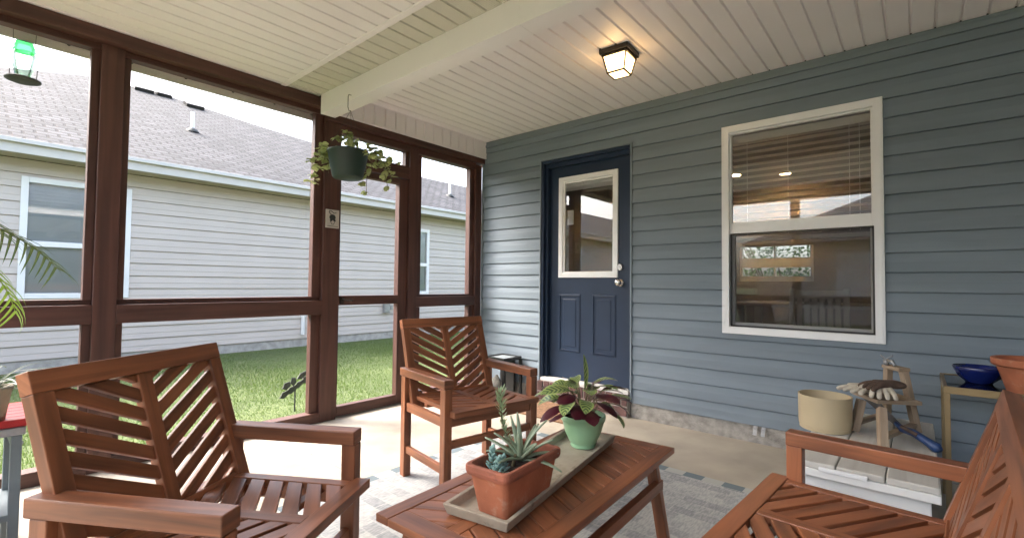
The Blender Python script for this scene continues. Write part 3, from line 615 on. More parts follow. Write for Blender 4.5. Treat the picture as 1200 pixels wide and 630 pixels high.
fwl = tag(empty('screen_wall', (0, -4.2, 0)), 'brown stained timber screen wall across the open front of the porch', 'screen wall')
def FB(name, x0, x1, z0, z1, d0=-.10, d1=0): m = MB(); m.box(x0, x1, d0 + .0, d1, z0, z1); return m.build(name, M['stain'], fwl, bevel=.003)
for x in (1.05, 2.23, 3.6, 4.9, 6.09): FB('post', x, x + .11, 0, 2.46)
FB('header', .0, 6.2, 2.46, 2.598, -.11, .045); FB('header', .0, 6.2, 2.41, 2.46, -.09, -.01)
xs = (.0, 1.05, 2.23, 3.6, 4.9, 6.09)
for i in range(5):
    a = xs[i] + (.11 if i else 0); b = xs[i + 1]; FB('mid_rail', a, b, .862, 1.0); FB('sill', a, b, 0, .08)
    for c, d in ((.08, .862), (1.0, 2.41)):
        m = MB(); m.add([(a, -.06, c), (b, -.06, c), (b, -.06, d), (a, -.06, d)], [(0, 1, 2, 3)]); m.build('screen_panel', M['screen'], fwl)

# plaque on the post
pl = tag(empty('wall_plaque', (.0, -1.778, 1.64)), 'small square plaque with dark curled tail figure on the post by the hanging basket', 'plaque')
mb = MB(); mb.box(.001, .010, -.058, .058, -.075, .075); mb.build('tile', M['plaque'], pl, bevel=.002)
mb = MB()
def disc(m, y, z, ry, rz, x0=.010, x1=.0125, n=18): m.prism([(y + ry * math.cos(2 * math.pi * k / n), z + rz * math.sin(2 * math.pi * k / n)) for k in range(n)], lambda a, b, t: (t, a, b), x0, x1)
disc(mb, -.002, .012, .027, .024); disc(mb, -.014, -.012, .011, .010, .010, .0128); disc(mb, .016, -.013, .010, .009, .010, .0128)
mb.tube([(.0115, .03, .052), (.0115, .012, .046), (.0115, -.012, .062), (.0115, -.03, .064), (.0115, -.032, .05), (.0115, -.014, .036)], .0028, 6)
mb.tube([(.0115, -.022, -.022), (.0115, -.004, -.046), (.0115, .006, -.046), (.0115, .02, -.024)], .002, 6); mb.tube([(.0115, -.046, -.06), (.0115, .046, -.062)], .002, 6); mb.build('figure', M['ink'], pl)

# ------------------------------------------------------------------ porch lamp
lamp = tag(empty('ceiling_lamp', (2.158, -.945, 2.675), math.radians(4)), 'lit bronze lantern style ceiling lamp with tapered glass on the cream soffit', 'lamp')
mb = MB(); mb.box(-.10, .10, -.10, .10, -.030, 0.012); mb.box(-.088, .088, -.088, .088, -.046, -.030)
mb.build('canopy', M['bronze'], lamp, bevel=.003)
mb = MB(); tq, bq, zt, zb = .080, .058, -.046, -.150
for sx in (-1, 1):
    for sy in (-1, 1): mb.bar((sx * tq, sy * tq, zt), (sx * bq, sy * bq, zb), .009, .009)
for a in range(4):
    c = [(-bq, -bq), (bq, -bq), (bq, bq), (-bq, bq)]; p, q = c[a], c[(a + 1) % 4]; mb.bar((p[0], p[1], zb), (q[0], q[1], zb), .010, .010)
mb.build('lamp_frame', M['bronze'], lamp)
for a in range(4):
    c = [(-1, -1), (1, -1), (1, 1), (-1, 1)]; p, q = c[a], c[(a + 1) % 4]
    m = MB(); m.add([(p[0] * .077, p[1] * .077, zt), (q[0] * .077, q[1] * .077, zt), (q[0] * .055, q[1] * .055, zb), (p[0] * .055, p[1] * .055, zb)], [(0, 3, 2, 1)]); m.build('glass_pane', M['lamp_glow'], lamp)
m = MB(); m.add([(-.054, -.054, zb), (.054, -.054, zb), (.054, .054, zb), (-.054, .054, zb)], [(0, 3, 2, 1)]); m.build('glass_pane', M['lamp_glow'], lamp)

# ------------------------------------------------------------------ neighbour's house
nh = tag(empty('neighbour_house', (-5.5, 0, 0)), 'beige sided single storey house with grey shingle hip roof beyond the left screens', 'house')
NW = [(-10.6, -9.4, .856, 2.506), (-3.233, -2.05, .856, 2.506), (2.82, 3.78, .856, 2.43)]
mb = MB(); siding(mb, -17, 13, .02, 2.74, .194, lambda s, z, d: (d, s, z), NW, prof=[(0, .002), (0, -.015), (.04, -.015), (.04, .018), (.06, .020), (.44, .012), (.46, .014), (.5, .0145), (1, .003)]); mb.build('siding_wall', M['neighbour_siding'], nh)
mb = MB(); mb.box(-.2, .002, -17, 13, -.3, .02); mb.build('foundation', mat('pale_foundation', (.40, .385, .36), .9, .25, 9, bump=.4, bscale=50), nh)
mb = MB(); mb.box(-11, -.2, -17, 13, -.2, 2.75); mb.build('core_wall', M['neighbour_siding'], nh)
for (a, b, c, d) in NW:
    fr = MB(); t = .075
    for p, q, e, f in ((a, a + t, c, d), (b - t, b, c, d), (a + t, b - t, c, c + t), (a + t, b - t, d - t, d), (a + t, b - t, (c + d) / 2 - .115, (c + d) / 2 - .04)): fr.box(-.06, .035, p, q, e, f)
    w_ = fr.build('window', M['white_vinyl'], nh, bevel=.004)
    gl = MB(); gl.add([(.004, a + .05, c + .05), (.004, b - .05, c + .05), (.004, b - .05, d - .05), (.004, a + .05, d - .05)], [(0, 1, 2, 3)]); gl.build('glass', M['glass'], w_)
    bb = MB(); k = c + .06
    while k < d - .06: bb.frame_box((-.045, (a + b) / 2, k), (0, 1, 0), (math.cos(1.45), 0, -math.sin(1.45)), (math.sin(1.45), 0, math.cos(1.45)), b - a - .1, .052, .003, 0); k += .048
    bb.build('blind', mat('pale_blue_blind', (.62, .74, .79), .5, .05, 4), w_)
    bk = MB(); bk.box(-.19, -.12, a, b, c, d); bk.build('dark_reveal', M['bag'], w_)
mb = MB(); mb.box(0, .40, -17.4, 13.3, 2.745, 2.757)
k = -17.4
while k < 13: mb.box(.0, .39, k, k + .02, 2.739, 2.746); k += .3
mb.build('soffit', M['neighbour_soffit'], nh)
mb = MB(); mb.box(.40, .425, -17.4, 13.3, 2.735, 2.905); mb.box(.425, .475, -17.4, 13.3, 2.86, 2.915); mb.build('fascia', M['fascia'], nh, bevel=.004)
# roof: one sloping plane towards the porch with a short ridge, hips and a lower ridge to the right
ex, ez, sl = .47, 2.905, .5
def rp(x, y): return (x - (-5.5), y, ez + sl * ((-5.5 + ex) - x))
top = [(-5.03, -17.6), (-8.05, -17.6), (-8.05, -4.69), (-9.32, -3.42), (-10.95, -1.85), (-11.0, -.40), (-9.95, 1.35), (-8.05, 5.7), (-8.05, 14.0), (-5.03, 14.0)]
vs = [rp(*p) for p in top]; s5 = math.sqrt(1 + sl * sl)
mb = MB(); mb.add(vs, [tuple(range(len(vs)))[::-1]], [[(p[1], (-5.03 - p[0]) * s5) for p in top][::-1]])
bk = [(v[0] * 1, v[1], v[2]) for v in vs[1:9]]
mb.add(bk + [(v[0] - 6.0, v[1], v[2] - 3.0) for v in bk], [(i, i + 1, i + 9, i + 8) for i in range(7)], [[(v[1], 0), (bk[0][1], 0), (0, 3), (0, 3)] for v in bk[:7]])
mb.add([vs[0], vs[1], (vs[0][0] - 6.04, vs[0][1], 2.9)], [(0, 1, 2)], [[(0, 0), (3, 4), (9, 0)]])
mb.build('roof', M['shingles'], nh)
def onroof(x, y, dz): q = rp(x, y); return Vector((q[0], q[1], q[2] + dz))
for (x, y0, y1) in ((-10.75, -1.1, -.72), (-10.75, -.66, -.35), (-10.25, -.16, .22)):
    v = MB(); a = onroof(x, y0, .02); b = onroof(x, y1, .02); v.bar(a, b, .34, .13, up=(.45, 0, .9)); v.build('ridge_vent', M['black_metal'], nh)
for (x, y, h) in ((-7.55, -.72, .42), (-6.4, 5.25, .36)):
    v = MB(); c = onroof(x, y, -.03); v.tube([c, c + Vector((0, 0, h))], .036, 14); pp = v.build('vent_pipe', M['white_paint'], nh)
    v = MB(); v.lathe([(.13, -.03), (.10, .02), (.045, .06)], onroof(x, y, .0), 16); v.build('flashing', M['iron'], pp)
v = MB(); v.tube([(.05, .65, .10), (.05, .65, .49)], .035, 12); v.box(.0, .06, .60, .70, .44, .51); v.build('drain_pipe', M['white_paint'], nh)
v = MB(); v.box(.012, .11, 2.48, 2.62, .45, .68); v.box(.11, .12, 2.50, 2.60, .47, .66); v.box(.012, .09, 2.64, 2.70, .52, .60); mm_ = v.build('meter_box', M['galvanized'], nh, bevel=.005)

# house and shrubs across the back yard (seen only in the glass)
bh = tag(empty('house', (4, -19, 0)), 'grey roofed house across the back yard reflected in the window', 'house')
mb = MB(); mb.box(-5, 10, -8, 3, -.2, 2.7); mb.build('wall', M['neighbour_siding'], bh)
mb = MB(); mb.add([(-5.5, -8.5, 2.7), (10.5, -8.5, 2.7), (10.5, 3.5, 2.7), (-5.5, 3.5, 2.7), (.5, -2.5, 5.9), (4.5, -2.5, 5.9)], [(3, 0, 4), (0, 1, 5, 4), (1, 2, 5), (2, 3, 4, 5), (0, 3, 2, 1)],
                  [[(0, 0), (12, 0), (6, 6)], [(0, 0), (16, 0), (10, 6), (6, 6)], [(0, 0), (12, 0), (6, 6)], [(0, 0), (16, 0), (10, 6), (6, 6)], [(0, 0)] * 4]); mb.build('roof', M['shingles'], bh)
for x in (-2.5, 2, 6): mb = MB(); mb.box(x, x + 1.1, 3.0, 3.03, .8, 2.3); mb.build('window', M['white_vinyl'], bh)
def shrub(name, loc, rx, ry, rz, n, label, cat, leafm, L=.12):
    t = tag(empty(name, loc), label, cat); st = MB(); lf = MB()
    for k in range(9):
        a = random.uniform(0, 6.28); e = Vector((math.cos(a) * rx * .6, math.sin(a) * ry * .6, rz * random.uniform(1, 1.6))); st.tube([(0, 0, 0), e * .5 + Vector((0, 0, .1)), e], [.03, .018, .006], 6)
    for k in range(n):
        while True:
            p = Vector((random.uniform(-1, 1), random.uniform(-1, 1), random.uniform(-1, 1)))
            if p.length < 1 and random.random() < .25 + p.length: break
        q = Vector((p.x * rx, p.y * ry, rz + p.z * rz)); d = (p + Vector((random.uniform(-.7, .7), random.uniform(-.7, .7), random.uniform(-.2, .7)))).normalized()
        lf.leaf(q, d, (0, 0, 1), L * random.uniform(.7, 1.2), L * .5, .5, n=2)
    st.build('stem', M['bark'], t); lf.build('foliage', leafm, t); return t
shrub('shrub', (1.5, 8.5, -.13), 3.6, 1.2, 2.3, 15000, 'green leafy shrub beyond the kitchen window', 'shrub', M['hedge'])

# ------------------------------------------------------------------ rug and mats
rug = MB(); hx, hy = 1.22, 1.52
rug.add([(-hx, -hy, .006), (hx, -hy, .006), (hx, hy, .006), (-hx, hy, .006), (-hx, -hy, .0005), (hx, -hy, .0005), (hx, hy, .0005), (-hx, hy, .0005)],
        [(0, 1, 2, 3), (0, 4, 5, 1), (1, 5, 6, 2), (2, 6, 7, 3), (3, 7, 4, 0)], [[(-hx, -hy), (hx, -hy), (hx, hy), (-hx, hy)]] + [[(hx, hy)] * 4] * 4)
o = rug.build('rug', M['rug']); o.location = (2.45, -2.40, 0); o.rotation_euler.z = math.radians(-.8); tag(o, 'light grey woven block pattern rug with a dashed blue border under the coffee table', 'rug')
mb = MB(); mb.box(-.36, .36, -.24, .24, 0.001, .014); o = mb.build('doormat', M['doormat'], bevel=.004); o.location = (1.16, -.32, 0); tag(o, 'plain brown coir doormat in front of the brick step', 'doormat')

# ------------------------------------------------------------------ acacia chairs
def clip(poly, ax, lim, keep_less):
    out = []
    for i in range(len(poly)):
        a, b = poly[i], poly[(i + 1) % len(poly)]; ia = (a[ax] <= lim) == keep_less; ib = (b[ax] <= lim) == keep_less
        if ia: out.append(a)
        if ia != ib:
            t = (lim - a[ax]) / (b[ax] - a[ax]); out.append((a[0] + (b[0] - a[0]) * t, a[1] + (b[1] - a[1]) * t))
    return out
def chevron(mb, u0, u1, v0, v1, slope, wv, gap, fn, t0, t1, start):
    """slats leaning away from the middle on both sides, clipped to the panel"""
    for sgn in (-1, 1):
        v = start
        while v < v1 + abs(slope) * u1 + .2:
            poly = [(u0, v + slope * u0), (u1, v + slope * u1), (u1, v + wv + slope * u1), (u0, v + wv + slope * u0)]
            poly = clip(clip(poly, 1, v0, False), 1, v1, True)
            if len(poly) >= 3:
                pp = [(sgn * a, b) for a, b in poly]; d = Vector((sgn, slope)).normalized(); mb.prism(pp, fn, t0, t1, (d.x, d.y))
            v += wv + gap
def make_seat(name, A, spines, half, top=(-.332, .893)):
    """A: half width over the arms; spines: middles of the chevron panels; half: half width of one panel's opening in the seat"""
    root = empty(name); W = M['acacia']; S2 = A - .033; E = A - .058
    for sgn in (-1, 1):
        l0, l1 = sgn * E, sgn * A; lm = sgn * (A - .0265)
        m = MB(); m.box(-.275, .228, min(l0, l1), max(l0, l1), .574, .620, 0); ar = m.build('armrest', W, root, bevel=.004)
        m = MB(); m.tube([(-.2755, lm, .597), (-.270, lm, .597)], .0085, 12); m.tube([(-.276, lm, .597), (-.274, lm, .597)], .005, 6); m.build('bolt', M['bronze'], ar)
        m = MB(); m.box(.180, .228, lm - .0225, lm + .0225, 0, .573, 2); m.build('leg', W, root, bevel=.003)
        m = MB(); m.box(-.262, -.214, lm - .0225, lm + .0225, 0, .573, 2); m.build('leg', W, root, bevel=.003)
        m = MB(); m.box(-.212, .178, lm - .013, lm + .013, .135, .175, 0); m.build('stretcher', W, root, bevel=.003)
        m = MB(); m.box(-.212, .178, lm - .013, lm + .013, .375, .425, 0); m.build('seat_rail', W, root, bevel=.003)
    T = A - .05
    m = MB(); m.box(.19, .215, -T, T, .262, .302, 1); m.build('stretcher', W, root, bevel=.003)
    m = MB(); m.box(-.255, -.225, -T, T, .375, .425, 1); m.build('seat_rail', W, root, bevel=.003)
    m = MB(); m.box(.19, .215, -T, T, .375, .425, 1); m.build('seat_rail', W, root, bevel=.003)
    # seat: frame and chevron slats
    st = MB(); zt, zb = .463, .440
    st.box(.222, .277, -S2, S2, zb - .006, zt, 1)
    for sgn in (-1, 1): st.box(-.20, .2215, sgn * (A - .077) - .019, sgn * (A - .077) + .019, zb, zt - .001, 0)
    if len(spines) > 1: st.box(-.20, .2215, -.0195, .0195, zb, zt - .001, 0)
    st.box(-.245, -.2005, -E, E, zb, zt - .001, 1)
    for c in spines:
        st.box(-.20, .2215, c - .022, c + .022, zb, zt - .001, 0)
        chevron(st, .0225, half, -.2, .2213, -.55, .050, .017, lambda a, b, t: (b, a + c, t), zb + .003, zt - .003, -.19)
    for xx in (-.08, .10): st.box(xx, xx + .03, -E, E, .420, .440, 1)
    st.build('seat', W, root, bevel=.0025)
    # reclined back
    p0, p1 = Vector((-.182, 0, .43)), Vector((top[0], 0, top[1])); d = (p1 - p0); H = d.length; d.normalize(); nrm = Vector((d.z, 0, -d.x))
    bk = MB(); B2 = A - .0275
    def fnc(c): return lambda a, b, t: p0 + Vector((0, a + c, 0)) + d * b + nrm * t
    def slab(a0, a1, b0, b1, t0, t1, g): bk.prism([(a0, b0), (a1, b0), (a1, b1), (a0, b1)], fnc(0), t0, t1, g)
    for sgn in (-1, 1): slab(sgn * (A - .052) - .0235, sgn * (A - .052) + .0235, -.05, H - .0555, -.018, .018, (0, 1))
    slab(-B2, B2, H - .055, H, -.019, .019, (1, 0)); slab(-(A - .076), A - .076, -.002, .040, -.0135, .0135, (1, 0))
    if len(spines) > 1: slab(-.019, .019, .0405, H - .0555, -.014, .014, (0, 1))
    for c in spines:
        slab(c - .022, c + .022, .0405, H - .0555, -.014, .014, (0, 1))
        chevron(bk, .0225, half + (.0205 if len(spines) == 1 else 0), .0405, H - .0557, .55, .040, .0165, fnc(c), -.008, .008, -.115)
    bk.build('backrest', W, root, bevel=.0025)
    return root
ch = make_seat('armchair', .320, [0], .2235)
poses = [((2.170, -3.244, .006), .557, 'large nearest armchair at the left with its back to the screen wall'),
         ((1.652, -1.790, .006), -.179, 'acacia armchair standing between the screen door and the navy door')]
for i, (p, a, lab) in enumerate(poses):
    o = ch if i == 0 else copy_tree(ch); o.location = p; o.rotation_euler.z = a; tag(o, lab, 'armchair', 'acacia armchairs round the coffee table')
o = make_seat('loveseat', .680, [-.307, .307], .2835, (-.315, .838)); o.location = (3.49, -2.545, .006); o.rotation_euler.z = 3.08
tag(o, 'wide acacia loveseat at the right, cut by the photo edge, before the white bench', 'loveseat')

# ------------------------------------------------------------------ coffee table
TR = math.radians(3.0); tb = tag(empty('coffee_table', (2.66, -2.387, .006), TR), 'acacia coffee table with chevron slat top carrying the plant tray', 'coffee table')
Wd, Ln, H = .494, 1.118, .446
m = MB(); zt, zb = H, H - .024
for s in (-1, 1): m.box(s * (Wd / 2 - .0275) - .0275, s * (Wd / 2 - .0275) + .0275, -Ln / 2, Ln / 2, zb, zt, 1)
for s in (-1, 1): m.box(-Wd / 2 + .0555, Wd / 2 - .0555, s * (Ln / 2 - .034) - .034, s * (Ln / 2 - .034) + .034, zb, zt - .0008, 0)
m.box(-.024, .024, -Ln / 2 + .0685, Ln / 2 - .0685, zb, zt - .001, 1)
chevron(m, .0245, Wd / 2 - .0553, -Ln / 2 + .0685, Ln / 2 - .0685, -.55, .066, .0055, lambda a, b, t: (a, b, t), zb + .002, zt - .002, -Ln / 2 - .02)
m.build('table_top', M['acacia'], tb, bevel=.003)
for s in (-1, 1):
    m = MB(); m.box(s * .185 - .011, s * .185 + .011, -Ln / 2 + .10, Ln / 2 - .10, zb - .055, zb - .001, 1); m.build('apron', M['acacia'], tb, bevel=.002)
    m = MB(); m.box(s * .205 - .014, s * .205 + .014, -Ln / 2 + .055, Ln / 2 - .055, .285, .325, 1); m.build('stretcher', M['acacia'], tb, bevel=.002)
    for e in (-1, 1):
        m = MB(); m.bar((s * .182, e * (Ln / 2 - .095), zb - .002), (s * .222, e * (Ln / 2 - .025), 0), .044, .034, up=(0, 1, 0)); m.build('leg', M['acacia'], tb, bevel=.003)
for e in (-1, 1): m = MB(); m.box(-.185, .185, e * (Ln / 2 - .095) - .011, e * (Ln / 2 - .095) + .011, zb - .055, zb - .001, 0); m.build('apron', M['acacia'], tb, bevel=.002)

# tray, planter, green pot
tz = .006 + H
tr = MB(); L2, W2, hh, t = .44, .112, .032, .014
def rr(l, w_, z): return [(-w_, -l, z), (w_, -l, z), (w_, l, z), (-w_, l, z)]
rs = [rr(L2 - .010, W2 - .010, 0), rr(L2, W2, hh), rr(L2 - t, W2 - t, hh), rr(L2 - t - .010, W2 - t - .010, .010)]
vs = [p for r in rs for p in r]; fs = [(3, 2, 1, 0)]
for i in range(3):
    for k in range(4): k2 = (k + 1) % 4; fs.append((i * 4 + k, i * 4 + k2, i * 4 + 4 + k2, i * 4 + 4 + k))
fs.append((12, 13, 14, 15)); tr.add(vs, fs)
for y in (-.335, -.30): tr.box(-.062, -.010, y, y + .012, .010, .017)
o = tr.build('plant_tray', M['clay'], bevel=.003); o.location = (2.632, -2.385, tz + .001); o.rotation_euler.z = math.radians(9.6); tag(o, 'long shallow greyish clay tray on the coffee table under both pots', 'tray')
pz = tz + .012
pt = tag(empty('planter', (2.712, -2.648, pz), math.radians(4)), 'rectangular terracotta planter holding aloe and succulents on the tray', 'planter')
def rbox(l, w_, z, r=.018, n=4):
    out = []
    for cx, cy, a0 in ((w_ - r, l - r, 0), (-w_ + r, l - r, 90), (-w_ + r, -l + r, 180), (w_ - r, -l + r, 270)):
        for k in range(n + 1): a = math.radians(a0 + 90 * k / n); out.append((cx + r * math.cos(a), cy + r * math.sin(a), z))
    return out
def loft(mb, rings, cap0=True, cap1=True):
    n = len(rings[0]); vs = [p for r in rings for p in r]; fs = []
    for i in range(len(rings) - 1):
        for k in range(n): k2 = (k + 1) % n; fs.append((i * n + k, i * n + k2, i * n + n + k2, i * n + n + k))
    if cap0: fs.append(tuple(range(n))[::-1])
    if cap1: fs.append(tuple((len(rings) - 1) * n + k for k in range(n)))
    mb.add(vs, fs)
pm = MB(); loft(pm, [rbox(.116, .055, 0), rbox(.137, .068, .108)], cap1=False); pm.build('pot_body', M['terracotta'], pt)
pm = MB(); loft(pm, [rbox(.138, .069, .106), rbox(.146, .076, .110), rbox(.149, .079, .120), rbox(.149, .079, .134), rbox(.146, .076, .138), rbox(.137, .067, .138), rbox(.134, .064, .132), rbox(.130, .060, .095)], False, False); pm.build('rim', M['terracotta_rim'], pt)
pm = MB(); loft(pm, [rbox(.1305, .0605, .100), rbox(.1305, .0605, .102)]); pm.build('soil', M['soil'], pt)
# aloe
al = MB()
for k in range(17):
    a = k * 2.4 + random.uniform(-.2, .2); e = .35 + 1.0 * (k / 17) + random.uniform(-.1, .1); L = random.uniform(.10, .155)
    d = Vector((math.cos(a) * math.cos(e), math.sin(a) * math.cos(e), math.sin(e)))
    al.leaf(Vector((.0, .03, .112)) + d * .006, d, (0, 0, 1), L, .023, random.uniform(-.2, .75), .55, 6, wfn=lambda t: (1 - t) ** .8 * (.75 + .25 * t))
o = al.build('aloe', M['aloe'], smooth=True); o.parent = None; o.location = pt.location; o.rotation_euler = pt.rotation_euler; tag(o, 'spiky grey green aloe rosette in the terracotta planter', 'aloe')
so = o.modifiers.new('thick', 'SOLIDIFY'); so.thickness = .005; so.offset = -1
# blue succulent
sc = tag(empty('succulent', pt.location), 'small blue green succulent at the near end of the terracotta planter', 'succulent'); sc.rotation_euler = pt.rotation_euler
lf = MB(); st = MB()
for (x, y, h) in ((-.02, -.088, .072), (.012, -.098, .05), (.006, -.07, .045)):
    st.tube([(x, y, .10), (x, y, .10 + h)], .003, 6)
    for k in range(20):
        a = k * 2.4; z = .104 + h * k / 20; e = .1 + .9 * k / 20; d = Vector((math.cos(a) * math.cos(e), math.sin(a) * math.cos(e), math.sin(e)))
        lf.leaf((x, y, z), d, (0, 0, 1), .026 - .010 * k / 20, .012, -.5, .4, 4)
o = lf.build('leaves', M['blue_succulent'], sc, smooth=True); so = o.modifiers.new('thick', 'SOLIDIFY'); so.thickness = .003
st.build('stem', M['stem'], sc)
# tall needle plant
tp = tag(empty('needle_plant', pt.location), 'tall pale needle leaved stem leaning out of the terracotta planter', 'plant'); tp.rotation_euler = pt.rotation_euler
lf = MB(); st = MB(); pts = []
for k in range(13): t = k / 12; pts.append(Vector((-.055 - .045 * t + .006 * math.sin(t * 9), .045 + .005 * math.sin(t * 6), .10 + .205 * t)))
st.tube(pts, [.0035 - .002 * k / 12 for k in range(13)], 6)
st.tube([(-.01, .0, .10), (.004, -.005, .14)], .005, 6)
for k in range(190):
    t = random.uniform(.05, 1); f = t * 12; i = min(11, int(f)); p = pts[i].lerp(pts[i + 1], f - i); a = k * 2.4; up = .35 if t < .75 else .45
    if .52 < t < .68 and random.random() < .5: continue
    d = Vector((math.cos(a) * (1 - up * .6), math.sin(a) * (1 - up * .6), up)); L = random.uniform(.018, .030) * (1.3 if t > .70 else .9); lf.leaf(p, d, (0, 0, 1), L, .0052, -.5, .2, 3)
lf.build('leaves', M['needle'], tp); st.build('stem', M['stem'], tp)
# green pot with calathea
gp = tag(empty('flower_pot', (2.602, -2.085, pz)), 'round mint green pot at the far end of the tray', 'pot')
m = MB(); m.lathe([(.001, 0), (.048, 0), (.052, .006), (.048, .012), (.056, .022), (.072, .055), (.083, .095), (.086, .104), (.090, .108), (.092, .126), (.089, .130), (.083, .128), (.080, .110)], (0, 0, 0), 40); m.build('pot_body', M['mint'], gp, smooth=True)
m = MB(); m.lathe([(.082, .112), (.001, .116)], (0, 0, 0), 24); m.build('soil', M['soil'], gp)
ca = tag(empty('calathea', (2.602, -2.085, pz)), 'bushy plant with striped green leaves and dark red undersides in the mint pot', 'plant')
lf = MB(); st = MB(); rc = random.Random(5)
for k in range(38):
    a = k * 2.39996 + rc.uniform(-.25, .25); q = k / 38; h = .03 + .10 * q; r = (.075 + .075 * (1 - q)) * rc.uniform(.7, 1.1)
    b = Vector((math.cos(a) * .02, math.sin(a) * .02, .112)); e = Vector((math.cos(a) * r * .75, math.sin(a) * r * .75, .125 + h)); mid = (b + e) / 2 + Vector((0, 0, .03))
    st.tube([b, mid, e], .0022, 5); up = .9 - 1.1 * (1 - q); d = Vector((math.cos(a), math.sin(a), up * .7 + rc.uniform(-.15, .2)))
    flip = 1 if rc.random() > .2 else -1
    lf.leaf(e, d, (rc.uniform(-.4, .4), rc.uniform(-.4, .4), flip), rc.uniform(.09, .135) * (.8 if q > .8 else 1), rc.uniform(.048, .066), rc.uniform(.3, 1.1) * flip, .18, 8)
lf.leaf((0.0, .01, .22), (.0, .02, 1), (1, 0, 0), .15, .035, .1, .5, 8)
lf.build('leaves', M['calathea'], ca, smooth=True); st.build('stem', M['stem'], ca)

# ------------------------------------------------------------------ hanging basket
bx_, by_, bz = .607, -2.0, 2.041
hb = tag(empty('hanging_basket', (bx_, by_, bz - .19)), 'dark green hanging basket on wires from a hook in the cream beam', 'hanging basket')
m = MB(); m.lathe([(.001, 0), (.095, 0), (.104, .012), (.116, .07), (.119, .074), (.136, .178), (.140, .180), (.142, .192), (.136, .193), (.130, .176)], (0, 0, 0), 36); m.build('pot_body', M['green_plastic'], hb, smooth=True)
m = MB(); m.lathe([(.131, .172), (.001, .178)], (0, 0, 0), 24); m.build('soil', M['soil'], hb)
m = MB(); top_ = (-.085, .062, .52)
for a in (.3, 2.4, 4.5): m.tube([(math.cos(a) * .136, math.sin(a) * .136, .185), top_], .0012, 5)
m.build('hanger_wire', M['iron'], hb)
m = MB(); m.tube([(-.085, .068, .635), (-.085, .045, .634), (-.085, .04, .62), (-.085, .04, .54), (-.085, .05, .515), (-.085, .064, .52)], .0028, 6); m.build('hook', M['iron'], hb)
tl = tag(empty('trailing_plant', (bx_, by_, bz - .02)), 'pale green trailing plant spilling over the hanging basket', 'plant')
lf = MB(); st = MB(); rc = random.Random(11)
# directions in the picture plane: right = (.76,.65), left = (-.76,-.65)
rt = Vector((.761, .649, 0)); fwv = Vector((-.649, .760, 0))
runs = [(-1, .16, .08, 9), (-1.1, .21, .17, 12), (-1.1, .24, .24, 14), (-1.1, .15, .16, 9), (1, .19, .20, 10), (1.1, .29, .24, 13), (.7, .16, .34, 10), (1.1, .31, .10, 9), (-.35, .10, -.17, 9), (.25, .06, -.10, 8), (-.6, .09, -.10, 7), (.5, .05, .06, 7), (1.15, .26, .32, 9)]
for s_, reach, drop, nl in runs:
    j = rc.uniform(-.06, .06); p0 = rt * (s_ * .05) + fwv * j; p1 = rt * (s_ * min(.15, reach * .8)) + fwv * j * 1.3 + Vector((0, 0, .05 if drop > 0 else .10)); p2 = rt * (s_ * reach) + fwv * j * 1.5 + Vector((0, 0, -drop * .9 + .03)); p1b = (p1 + p2) / 2 + rt * (s_ * .02)
    pts = [p0, p1, p1b, p2]; st.tube(pts, .0022, 5)
    for k in range(nl):
        t = .35 + .65 * k / nl if drop > 0 else .55 + .45 * k / nl; f = t * 3; i = min(2, int(f)); p = pts[i].lerp(pts[i + 1], f - i)
        a = rc.uniform(0, 6.28); d = Vector((math.cos(a), math.sin(a), rc.uniform(-.5, .5)))
        for q in range(2):
            d = Vector((d.x + rc.uniform(-.8, .8), d.y + rc.uniform(-.8, .8), d.z + rc.uniform(-.4, .4))).normalized(); lf.leaf(p + d * .008, d, (rc.uniform(-.6, .6), rc.uniform(-.6, .6), 1), rc.uniform(.034, .056), rc.uniform(.032, .048), .5, .2, 5, wfn=lambda t: math.sin(math.pi * min(1, t * .9 + .08)) ** .6)
p = rt * -.26 + Vector((0, 0, -.2)); st.tube([rt * -.19 + Vector((0, 0, -.16)), p, p + Vector((-.01, 0, -.1))], .0015, 5)
for k in range(5): d = Vector((rc.uniform(-1, 1), rc.uniform(-1, 1), rc.uniform(-.5, .5))); lf.leaf(p + d * .01, d, (0, 0, 1), .05, .045, .5, .2, 5)
lf.build('leaves', M['trailing'], tl); st.build('stem', M['stem'], tl)

# ------------------------------------------------------------------ hummingbird feeder outside
fd = tag(empty('bird_feeder', (-.335, -3.55, 2.285)), 'green topped glass bird feeder hanging outside the left screen', 'bird feeder')
m = MB(); m.lathe([(.001, -.006), (.05, -.010), (.078, .0), (.080, .008), (.06, .016), (.001, .018)], (0, 0, 0), 28); m.build('tray', M['iron'], fd, smooth=True)
m = MB(); m.lathe([(.030, .014), (.036, .03), (.044, .07), (.052, .13), (.052, .16), (.044, .17)], (0, 0, 0), 28); m.build('bottle', M['clear'], fd, smooth=True)
m = MB(); m.lathe([(.044, .17), (.050, .178), (.044, .186), (.050, .196), (.044, .204), (.040, .225), (.001, .228)], (0, 0, 0), 28); m.build('green_top', M['green_glass'], fd, smooth=True)
m = MB()
for s in (-1, 1): m.tube([(0, s * .045, .20), (0, s * .062, .14), (0, s * .055, .02)], .0022, 5); m.tube([(0, s * .045, .20), (-.0, s * .048, .295)], .0015, 5)
m.build('hanger_wire', M['iron'], fd)

